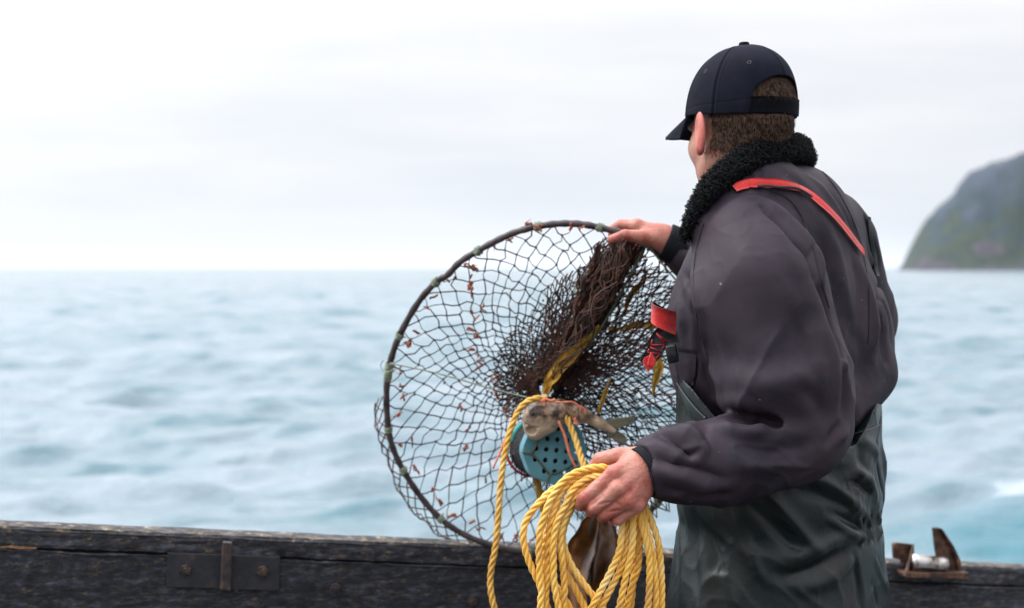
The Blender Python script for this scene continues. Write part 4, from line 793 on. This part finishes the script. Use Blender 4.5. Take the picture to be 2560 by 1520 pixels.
sheet('gathered_netting', foldrim(0, .0, 150), P(1362, 985, 3.03), 30, 34, .09, lambda u, r: -.01*np.sin(np.pi*r), .012, .0013, .0028, browt, seed=31)
sheet('gathered_netting', foldrim(22, .03, 150), P(1365, 985, 3.05), 26, 32, .09, lambda u, r: .01*np.sin(np.pi*r), .014, .0013, .0028, browt, seed=35)
sheet('gathered_netting', foldrim(-15, .05, 170), P(1360, 985, 3.06), 18, 26, .09, lambda u, r: .03*np.sin(np.pi*r), .017, .0013, .0028, browt, seed=39)
# D: bunch gathered under the hand
bs = catmull([P(1548, 592, 2.965), P(1540, 650, 2.96), P(1512, 720, 2.965), P(1470, 800, 2.98), P(1420, 880, 3.0), P(1385, 940, 3.02), P(1362, 985, 3.04)], n=10)
bw = np.interp(np.linspace(0, 1, len(bs)), [0, .12, .35, .6, .85, 1], [.030, .050, .055, .042, .022, .009])
t_, n_, b_ = frames(bs); mb = MB()
for i in range(150):
    ph = RNG.uniform(0, 6.28); rr_ = RNG.uniform(.05, 1.3); s0, s1 = sorted(RNG.integers(0, len(bs), 2)); 
    if s1-s0 < 10: s0, s1 = max(0, s0-8), min(len(bs)-1, s1+8)
    k = np.arange(s0, s1+1); a = ph+RNG.normal(0, .035)*(k-s0)+.5*np.sin(k*RNG.uniform(.15, .5)+ph)
    p = bs[k]+(np.cos(a)*n_[k].T*bw[k]*rr_).T*1.15+(np.sin(a)*b_[k].T*bw[k]*rr_*.6).T+RNG.normal(0, .0014, (len(k), 3)); mb.tube(p, RNG.uniform(.0011, .0022), 4)
mb.build('gathered_netting', browt, net, parent=None)
mb = MB(); mb.tube(bs[3:-4]+cF*.012, bw[3:-4]*.40, 12, flat=.5); mb.build('gathered_core', mat('packed_brown_netting', [(.005, .0025, .002), (.018, .008, .005)], scale=90, rough=.9, bump=1., bscale=220, bdist=.006), net)
# twine lashings and cross lines
pale = mat('pale_green_twine', [(.14, .17, .12), (.28, .32, .24)], scale=90, rough=.8, bump=.3, bscale=300)
def lash(x, y, n=4, ln=.014):
    u = ringuv(x, y); c = hoop(np.array([u]))[0]; d = nrm(hoop(np.array([u+.003]))[0]-c); a = nrm(np.cross(d, hup)); b2 = np.cross(d, a); k = np.linspace(0, n*2*np.pi, n*10)
    mb = MB(); mb.tube([c+d*(-ln/2+ln*q/k[-1])+.0088*(math.cos(q)*a+math.sin(q)*b2)+RNG.normal(0, .0005, 3) for q in k], .0017, 5)
    e = c+(HCN-c)*.035; mb.tube([c+a*.009, c+a*.012+(e-c)*.5, e+RNG.normal(0, .004, 3)], .0012, 4); mb.build('lashing', pale, net)
for x, y in ((972, 1075), (1008, 1178), (1100, 1296), (970, 915), (1003, 835), (1090, 708), (1195, 627), (1345, 566), (1502, 570), (1322, 1380), (1640, 1262)): lash(x, y)
lash(968, 938, 7, .03); lash(1600, 603, 5, .03); lash(1625, 614, 4, .02)
def line(name, pts, r, m, sag=0., root=net, k=6, wob=.0):
    p = catmull(pts, n=10); p = p+RNG.normal(0, wob, p.shape) if wob else p; mb = MB(); mb.tube(p, r, k); return mb.build(name, m, root)
line('cross_twine', [P(975, 908, 3.09), P(1100, 935, 3.07), P(1230, 972, 3.06), P(1345, 1000, 3.04)], .0017, pale)
line('cross_twine', [P(1608, 625, 2.955), P(1570, 700, 2.95), P(1515, 800, 2.955), P(1470, 870, 2.96)], .0028, mat('dark_green_cord', [(.035, .05, .035), (.09, .11, .08)], scale=120, rough=.8), k=8)
line('cross_twine', [P(1625, 620, 2.955), P(1660, 665, 2.96), P(1700, 712, 2.97)], .002, pale)
line('loose_end', [P(958, 900, 3.1), P(952, 915, 3.1), P(965, 930, 3.09), P(990, 922, 3.08)], .0012, pale)
# rust-red weed caught in the mesh
weed = mat('rust_red_weed', [(.06, .014, .007), (.22, .050, .020), (.34, .10, .04)], scale=60, rough=.6, bump=.4)
spots = [(1170, 665), (1178, 690), (1185, 672), (1120, 700), (1140, 695), (1176, 715), (1180, 735), (1205, 762), (1210, 775), (1178, 780), (1192, 795), (1178, 822), (1190, 842), (1178, 875), (1192, 890), (1198, 905), (1198, 920), (1238, 940), (1245, 960), (1240, 985), (1270, 1005), (1265, 1025), (1275, 1040), (1085, 740), (1070, 770), (1040, 830), (1022, 860), (1005, 925), (1003, 965), (1010, 992), (998, 1035), (1000, 1110), (1030, 1110), (1040, 1170), (1080, 1225), (1100, 1255), (1130, 1290), (1180, 1305), (1205, 1325), (1255, 1340), (1285, 1345), (1320, 562), (1345, 568), (1425, 566), (1455, 566), (1240, 603), (1275, 598), (1165, 1120), (1170, 1070), (1150, 1020), (1215, 1200), (1655, 655), (1668, 672), (1690, 705), (1290, 940), (1330, 1350)]
for x, y in spots:
    c = P(x, y, hoopD(x, y)-.012+(.03 if 1130 < x < 1290 and y < 1250 else 0)); mb = MB()
    for _ in range(RNG.integers(1, 3)):
        d = RNG.normal(size=3)*[1, .4, 1.2]; L = RNG.uniform(.009, .019); d = nrm(d)*L; e = RNG.normal(size=3)*L*.4; mb.tube(catmull([c-d*.6, c+e*.5, c+d*.5, c+d*.7+e], n=3), [.0012]+[RNG.uniform(.003, .0052)]*7+[.0018, .0008], 5, flat=.5)
    mb.build('weed_scrap', weed, net)
# ------------------------------------------------------------------ kelp, fish, bait pot
kelpm = mat('yellow_brown_kelp', [(.16, .075, .008), (.42, .22, .02), (.50, .30, .04)], scale=18, rough=.35, bump=.4, bscale=60, lo=.3, hi=.6)
kelpd = mat('dark_brown_kelp', [(.04, .013, .003), (.15, .055, .010), (.45, .22, .03)], scale=11, rough=.28, bump=.4, bscale=40, lo=.42, hi=.72, spec=.6)
def kelp(pts, w, label, m=kelpm, tw=.5, name='kelp_blade'):
    p = catmull(pts, n=8); t_, n_, b_ = frames(p); s = np.linspace(0, 1, len(p)); ww = np.interp(s, np.linspace(0, 1, len(w)), w)
    sd_ = nrm(np.cross(t_, [0, 1, 0]))
    a = (np.sin(s*5+tw)*tw)[:, None]; dirs = nrm(sd_*np.cos(a)+np.array([0, 1., 0])*np.sin(a))
    G = np.stack([p+dirs*ww[:, None]*k+np.array([0, .004, 0])*math.sin(k*3)+(np.sin(s*26+k*5)*.0018)[:, None]*[0, 1, 1] for k in (-1, -.6, -.2, .2, .6, 1)], 1)
    mb = MB(); mb.grid(G, np.full(G.shape, 0.)+np.array([0, .0018, 0])); o = mb.build(name, m); o['label'] = label; o['category'] = 'kelp'; return o
kelp([P(1500, 815, 2.955), P(1470, 850, 2.955), P(1430, 885, 2.96), P(1398, 920, 2.975), P(1372, 955, 2.985), P(1362, 985, 2.995)], [.004, .010, .014, .014, .012, .007], 'yellow kelp strip tangled in the gathered netting above the fish')
kelp([P(1520, 822, 3.04), P(1560, 822, 3.03), P(1600, 812, 3.01), P(1645, 818, 3.0)], [.003, .006, .007, .006], 'ochre kelp strip lying across the net left of the red strap loop', tw=.2)
kelp([P(1640, 880, 2.97), P(1648, 915, 2.965), P(1640, 945, 2.965), P(1632, 985, 2.97)], [.004, .011, .008, .002], 'orange kelp scrap hanging below the red strap tip', tw=.2)
kelp([P(1618, 675, 3.05), P(1605, 705, 3.05), P(1575, 740, 3.06), P(1560, 790, 3.06)], [.003, .006, .007, .003], 'thin yellow kelp strand in the net below the far hand', tw=.4)
kelp([P(1525, 950, 3.0), P(1512, 985, 3.0), P(1500, 1020, 3.0), P(1490, 1050, 3.01)], [.002, .005, .004, .002], 'small kelp scrap in the netting above the fish tail', tw=.2)
kelp([P(1340, 1190, 3.05), P(1348, 1230, 3.05), P(1360, 1275, 3.05), P(1368, 1330, 3.05)], [.006, .008, .008, .004], 'yellow kelp strip hanging under the blue bait pot', tw=.3)
kelp([P(1495, 1272, 2.96), P(1478, 1310, 2.95), P(1455, 1370, 2.94), P(1440, 1440, 2.93), P(1450, 1530, 2.92)], [.008, .022, .030, .026, .016], 'broad brown kelp blade hanging over the rail behind the coil', m=kelpd, tw=.5)
kelp([P(1500, 1272, 2.97), P(1512, 1320, 2.965), P(1512, 1370, 2.96), P(1500, 1440, 2.95), P(1485, 1540, 2.94)], [.006, .024, .030, .020, .012], 'glossy dark kelp blade hanging over the rail right of the broad one', m=kelpd, tw=-.4)
# fish
fish = empty('bait_fish', P(1400, 1040, 2.99), 'mottled brown bait fish tied across the middle of the net', 'fish')
fd = 2.985
def f_fish(p):
    d = rc(p, P(1342, 1036, fd), P(1400, 1030, fd), .028, .025)
    d = smin(d, ell(p, P(1334, 1062, fd-.006), (.022, .018, .028)), .016); d = smin(d, rc(p, P(1342, 1080, fd-.005), P(1372, 1062, fd-.004), .015, .018), .014)
    for a, b, r1, r2 in (((1400, 1028), (1450, 1034), .023, .016), ((1450, 1036), (1500, 1058), .015, .010), ((1500, 1058), (1535, 1078), .010, .006)):
        d = smin(d, rc(p, P(*a, fd), P(*b, fd), r1, r2), .012)
    d = smax(d, -ell(p, P(1328, 1076, fd-.020), (.011, .012, .009)), .004); d = smax(d, -rc(p, P(1312, 1060, fd-.018), P(1345, 1068, fd-.022), .0022, .0022), .003)
    return d
V, Q = snet(f_fish, P(1290, 1110, fd)-[0, .05, 0], P(1560, 990, fd)+[0, .05, 0], .0018); V = relax(V, Q, 2, .4)
fm_ = mat('mottled_fish_skin', [(.035, .020, .013), (.15, .088, .052), (.32, .22, .145)], scale=55, rough=.30, bump=.8, bscale=160, lo=.42, hi=.58)
t = nd(fm_); b = t.nodes['Principled BSDF']; tcn = N(t, 'ShaderNodeTexCoord'); l0 = b.inputs['Base Color'].links[0].from_socket; sz = N(t, 'ShaderNodeSeparateXYZ'); t.links.new(tcn.outputs['Object'], sz.inputs[0])
mr = N(t, 'ShaderNodeMapRange'); mr.inputs[1].default_value = .004; mr.inputs[2].default_value = -.022; t.links.new(sz.outputs['Z'], mr.inputs[0]); mm = N(t, 'ShaderNodeMixRGB'); t.links.new(mr.outputs[0], mm.inputs[0]); t.links.new(l0, mm.inputs[1]); mm.inputs[2].default_value = (.44, .34, .24, 1); t.links.new(mm.outputs[0], b.inputs['Base Color'])
mesh('fish_body', V, Q, fm_, fish)
finm = mat('grey_green_fin', [(.08, .075, .05), (.17, .155, .11)], scale=50, rough=.4, stretch=(1, 1, 3))
for pts in (((1500, 1052), (1535, 1046), (1570, 1042), (1590, 1044), (1582, 1060), (1555, 1068), (1528, 1078)), ((1512, 1066), (1540, 1074), (1562, 1088), (1570, 1102), (1560, 1112), (1540, 1104), (1520, 1090))):
    mb = MB(); mb.prism([P(x, y, fd) for x, y in pts], [0, .003, 0]); mb.build('tail_fin', finm, fish, smooth=False, bevel=.001)
mb = MB(); c = P(1332, 1034, fd-.0275); mb.tube([c-cF*.003, c+cF*.002], [.0032, .0045], 10); mb.build('fish_eye', mat('fish_eye_black', [(.01, .01, .012)], rough=.15, bump=0), fish)
mb = MB(); mb.prism([P(x, y, fd-.022) for x, y in ((1372, 1050), (1395, 1040), (1412, 1046), (1392, 1066), (1374, 1070))], [0, .003, 0]); mb.build('side_fin', finm, fish, smooth=False, bevel=.001)
# bait pot
pot = empty('bait_pot', P(1377, 1130, 3.03), 'sky blue perforated bait pot hanging below the fish', 'bait pot')
pn = nrm(np.array([.30, -.95, .06])); pu = nrm(np.cross(pn, [0, 0, 1])); pu = pu if pu[0] > 0 else -pu; pv = np.cross(pn, pu); pv = pv if pv[2] > 0 else -pv; PC = P(1386, 1126, 3.02)
ho = [(i*.0228+(.0 if j % 2 == 0 else 0), j*.0228) for i in range(-3, 4) for j in range(-3, 4)]; ca, sa = math.cos(-.12), math.sin(-.12); ho = [(x*ca-y*sa+.004, x*sa+y*ca) for x, y in ho]; ho = [h for h in ho if math.hypot(*h) < .060]
def f_lid(p):
    q = p-PC.astype(np.float32); u = q@pu.astype(np.float32); v = q@pv.astype(np.float32); n_ = q@pn.astype(np.float32)
    an = np.arctan2(v, u); R_ = .0705*(1+.018*np.cos(an*8+.4)); r_ = np.hypot(u, v); d = np.maximum(r_-R_, np.abs(n_)-.004)
    d = np.minimum(d, np.maximum(np.maximum(np.abs(r_-R_+.003)-.003, n_-.004), -n_-.022))
    for x, y in ho: d = np.maximum(d, .0053-np.hypot(u-x, v-y))
    return d
V, Q = snet(f_lid, PC-.085, PC+.085, .0014); V = relax(V, Q, 1, .4)
mesh('perforated_lid', V, Q, mat('sky_blue_plastic', [(.085, .26, .32), (.13, .33, .39)], scale=16, rough=.42, bump=.15, bscale=90), pot)
mb = MB(); mb.tube([PC-pn*(.020+.012*i)+np.array([-.003*i, 0, 0]) for i in range(8)], [.055, .060, .061, .061, .060, .060, .058, .05], 36); mb.build('mesh_body', mat('black_mesh_bag', [(.002, .002, .003), (.006, .006, .009), (.30, .26, .24)], scale=60, rough=.7, bump=1., bscale=140, lo=.4, hi=.86, bdist=.006), pot)
mb = MB(); aa = np.linspace(0, 2*np.pi, 50); mb.tube([PC-pn*.088+(pu*math.cos(q)+pv*math.sin(q))*.0615+[-.018, 0, 0] for q in aa], .0032, 8, cap=False); mb.build('red_rim', mat('red_rim_plastic', [(.45, .01, .02)], rough=.4, bump=0), pot)
mb = MB(); mb.tube([PC-pn*.075+(pu*math.cos(q)+pv*math.sin(q))*.0625+[-.012, 0, 0] for q in np.linspace(1.9, 2.9, 12)], .007, 8); mb.build('teal_clip', mat('teal_plastic', [(.02, .33, .30)], rough=.35, bump=0), pot)
gc = mat('olive_cord', [(.06, .06, .03), (.14, .14, .08)], scale=100, rough=.8)
def lidp(x, y): # measured pixel onto lid plane
    o = np.array([0, 0, CAMZ]); d = P(x, y, 1)-o; k = (PC+pn*.006-o)@pn/(d@pn); return o+d*k
for pts in (((1305, 1131), (1330, 1136), (1352, 1158), (1373, 1186)), ((1330, 1134), (1342, 1108), (1350, 1085)), ((1373, 1186), (1405, 1178), (1435, 1160)), ((1373, 1186), (1366, 1215))):
    mb = MB(); mb.tube(catmull([lidp(*q) for q in pts], n=5), .0022, 6); mb.build('tie_cord', gc, pot)
org = mat('faded_orange_twine', [(.50, .12, .06), (.75, .24, .14)], scale=60, rough=.7)
for i, (pts, r) in enumerate(((((1370, 1003), (1400, 1006), (1430, 1005), (1448, 1016), (1452, 1030)), .0022), (((1448, 1014), (1462, 1024), (1464, 1034)), .002), (((1352, 1004), (1362, 998), (1378, 1002), (1388, 998)), .0032), (((1360, 1000), (1361, 1016)), .003),
    (((1396, 1052), (1412, 1090), (1424, 1135), (1442, 1172)), .0034), (((1275, 1062), (1262, 1100), (1246, 1140), (1232, 1172)), .0024), (((1435, 1045), (1444, 1062)), .004))):
    mb = MB(); mb.tube(catmull([P(x, y, 2.955 if i != 4 else 2.965) for x, y in pts], n=6), r, 6); mb.build('orange_twine', org, net)
# ------------------------------------------------------------------ ROPES
ropem = bpy.data.materials.new('yellow_laid_rope'); ropem.use_nodes = True; t = nd(ropem); b = t.nodes['Principled BSDF']; b.inputs['Roughness'].default_value = .62; b.inputs['Subsurface Weight'].default_value = .0
tcn = N(t, 'ShaderNodeTexCoord'); n1 = N(t, 'ShaderNodeTexNoise', i_Scale=16., i_Detail=5., i_Roughness=.6); t.links.new(tcn.outputs['Object'], n1.inputs[0])
r1 = ramp(t, [(.30, (.60, .33, .08)), (.45, (.80, .45, .07)), (.60, (.85, .56, .16)), (.76, (.78, .60, .30))]); t.links.new(n1.outputs[0], r1.inputs[0])
n2 = N(t, 'ShaderNodeTexNoise', i_Scale=9., i_Detail=8., i_Roughness=.8); t.links.new(tcn.outputs['Object'], n2.inputs[0]); r2 = ramp(t, [(.70, 0.), (.78, .85)]); t.links.new(n2.outputs[0], r2.inputs[0])
mm = N(t, 'ShaderNodeMixRGB'); t.links.new(r2.outputs[0], mm.inputs[0]); t.links.new(r1.outputs[0], mm.inputs[1]); mm.inputs[2].default_value = (.20, .17, .11, 1); t.links.new(mm.outputs[0], b.inputs['Base Color'])
n3 = N(t, 'ShaderNodeTexNoise', i_Scale=700., i_Detail=2.); t.links.new(tcn.outputs['Object'], n3.inputs[0]); bp = N(t, 'ShaderNodeBump'); bp.inputs['Strength'].default_value = .5; bp.inputs['Distance'].default_value = .0006; t.links.new(n3.outputs[0], bp.inputs['Height']); t.links.new(bp.outputs[0], b.inputs['Normal'])
def rope(mb, pts, R, step=.0022, pitch=None, fuzz=0):
    c = catmull(pts, step=step); c = c+vnoise(c, 14, 41)*.0016; L = np.concatenate([[0], np.cumsum(np.linalg.norm(np.diff(c, axis=0), axis=1))]); keep = np.concatenate([[True], np.diff(L) > 1e-6]); c = c[keep]; L = L[keep]
    t_, n_, b_ = frames(c); pitch = pitch or R*7.4; k = 8; fz = []
    for s in range(3):
        a = 2*np.pi*(L/pitch+s/3); ctr = c+(np.cos(a)[:, None]*n_+np.sin(a)[:, None]*b_)*R*.50; mb.tube(ctr, R*.50, k)
        for i in range(0, len(c), 2):
            if fuzz and RNG.random() < fuzz:
                u = nrm(ctr[i]-c[i]); e = ctr[i]+u*R*.5; d = nrm(u+RNG.normal(0, .7, 3)); mb.add([e, e+t_[i]*.00035, e+d*R*RNG.uniform(.25, .6)], [(0, 1, 2)])
Lp = [[(1508, 1172), (1452, 1182), (1400, 1212), (1363, 1240), (1318, 1294), (1307, 1337), (1314, 1380), (1331, 1424), (1348, 1460), (1372, 1530)],
      [(1515, 1170), (1468, 1172), (1415, 1195), (1378, 1245), (1355, 1305), (1347, 1348), (1348, 1413), (1353, 1477), (1353, 1530)],
      [(1512, 1180), (1465, 1184), (1418, 1210), (1390, 1255), (1374, 1316), (1370, 1370), (1368, 1434), (1366, 1530)],
      [(1508, 1192), (1468, 1196), (1430, 1225), (1413, 1262), (1392, 1305), (1383, 1355), (1383, 1391), (1385, 1456), (1400, 1530)],
      [(1500, 1204), (1470, 1208), (1440, 1236), (1425, 1268), (1409, 1305), (1401, 1348), (1407, 1413), (1411, 1470), (1413, 1530)],
      [(1496, 1212), (1468, 1220), (1443, 1250), (1420, 1290), (1407, 1345), (1424, 1402), (1450, 1445), (1482, 1488), (1515, 1535)],
      [(1500, 1200), (1466, 1206), (1436, 1238), (1408, 1300), (1404, 1380), (1418, 1434), (1439, 1473), (1468, 1530)],
      [(1510, 1186), (1455, 1192), (1408, 1225), (1384, 1285), (1362, 1350), (1360, 1400), (1378, 1450), (1400, 1480), (1430, 1530)]]
Rp = [[(1560, 1268), (1556, 1305), (1551, 1370), (1530, 1424), (1504, 1473), (1474, 1530)], [(1572, 1262), (1570, 1305), (1568, 1348), (1556, 1413), (1530, 1467), (1498, 1530)],
      [(1582, 1262), (1584, 1305), (1581, 1370), (1567, 1434), (1545, 1530)], [(1588, 1268), (1597, 1310), (1600, 1348), (1597, 1413), (1584, 1456), (1562, 1530)],
      [(1600, 1262), (1612, 1300), (1627, 1359), (1637, 1424), (1638, 1530)], [(1592, 1262), (1602, 1300), (1618, 1359), (1625, 1413), (1618, 1530)],
      [(1606, 1252), (1618, 1276), (1638, 1326), (1651, 1391), (1654, 1530)], [(1580, 1255), (1575, 1310), (1592, 1370), (1586, 1430), (1575, 1530)]]
Ld = [2.352, 2.338, 2.345, 2.336, 2.342, 2.356, 2.365, 2.372]; Rd = [2.345, 2.352, 2.343, 2.358, 2.350, 2.345, 2.356, 2.370]
pair = [0, 1, 2, 3, 5, 6, 4, 7]; pts = [P(1530, 1215, 2.36)]
for i in range(8):
    l, r_ = Lp[i], Rp[pair[i]]; dl, dr2 = Ld[i], Rd[pair[i]]
    pts += [P(x, y, dl+(.010 if j < 2 else 0)) for j, (x, y) in enumerate(l)]
    lx, rx = l[-1][0], r_[-1][0]; bot = 1620+12*(i % 3)
    if lx < rx: pts += [P(lx+.2*(rx-lx), bot-30, dl+.003), P((lx+rx)/2, bot, (dl+dr2)/2), P(rx-.2*(rx-lx), bot-30, dr2)]
    else: pts += [P(lx+18, 1575, dl), P((lx+rx)/2, 1592+6*i, (dl+dr2)/2), P(rx-18, 1575, dr2)]
    pts += [P(x, y, dr2+(.008 if j == len(r_)-1 else 0)) for j, (x, y) in enumerate(r_[::-1])]
    pts += [P(1562, 1232, 2.372+.004*(i % 3)), P(1535, 1200, 2.376+.003*(i % 3))]
pts += [P(1545, 1215, 2.37), P(1570, 1250, 2.365)]
mb = MB(); rope(mb, pts, .0062, fuzz=.25); ro = mb.build('rope_coil', ropem); ro['label'] = 'coiled yellow laid rope hanging from the near hand'; ro['category'] = 'rope'
hp2 = [P(1368, 998, 2.965), P(1340, 997, 2.955), P(1312, 1010, 2.95), P(1290, 1040, 2.945), P(1272, 1090, 2.94), P(1260, 1150, 2.935), P(1251, 1220, 2.93), P(1245, 1300, 2.925), P(1238, 1370, 2.92), P(1229, 1420, 2.915), P(1227, 1470, 2.91), P(1238, 1530, 2.905), P(1260, 1640, 2.90)]
mb = MB(); rope(mb, hp2, .0072, step=.003); 
o = mb.build('hauling_rope', mat('ochre_rope', [(.48, .25, .04), (.66, .38, .07), (.72, .48, .16)], scale=14, rough=.65, bump=.3, bscale=500)); o['label'] = 'single ochre rope running from the net centre down past the rail'; o['category'] = 'rope'
mb = MB(); rope(mb, [P(1400, 1010, 2.975), P(1420, 1050, 2.965), P(1438, 1095, 2.955), P(1452, 1140, 2.93), P(1466, 1178, 2.90), P(1490, 1215, 2.86), P(1520, 1230, 2.80)], .0072, step=.003)
o = mb.build('hauling_rope', bpy.data.materials['ochre_rope']); o['label'] = 'short ochre rope crossing the blue pot towards the near hand'; o['category'] = 'rope'
# ------------------------------------------------------------------ haze
hz = MB(); hz.box((0, 14500, 60), ((1, 0, 0), (0, 1, 0), (0, 0, 1)), (29000, 16500, 75))
hm = bpy.data.materials.new('sea_haze'); hm.use_nodes = True; t = nd(hm); t.nodes.clear()
pv_ = N(t, 'ShaderNodeVolumePrincipled'); pv_.inputs['Color'].default_value = (.88, .93, 1, 1); pv_.inputs['Density'].default_value = .00004; pv_.inputs['Anisotropy'].default_value = .2
mo = N(t, 'ShaderNodeOutputMaterial'); t.links.new(pv_.outputs[0], mo.inputs['Volume']); haze = hz.build('haze', hm, smooth=False); haze['kind'] = 'stuff'
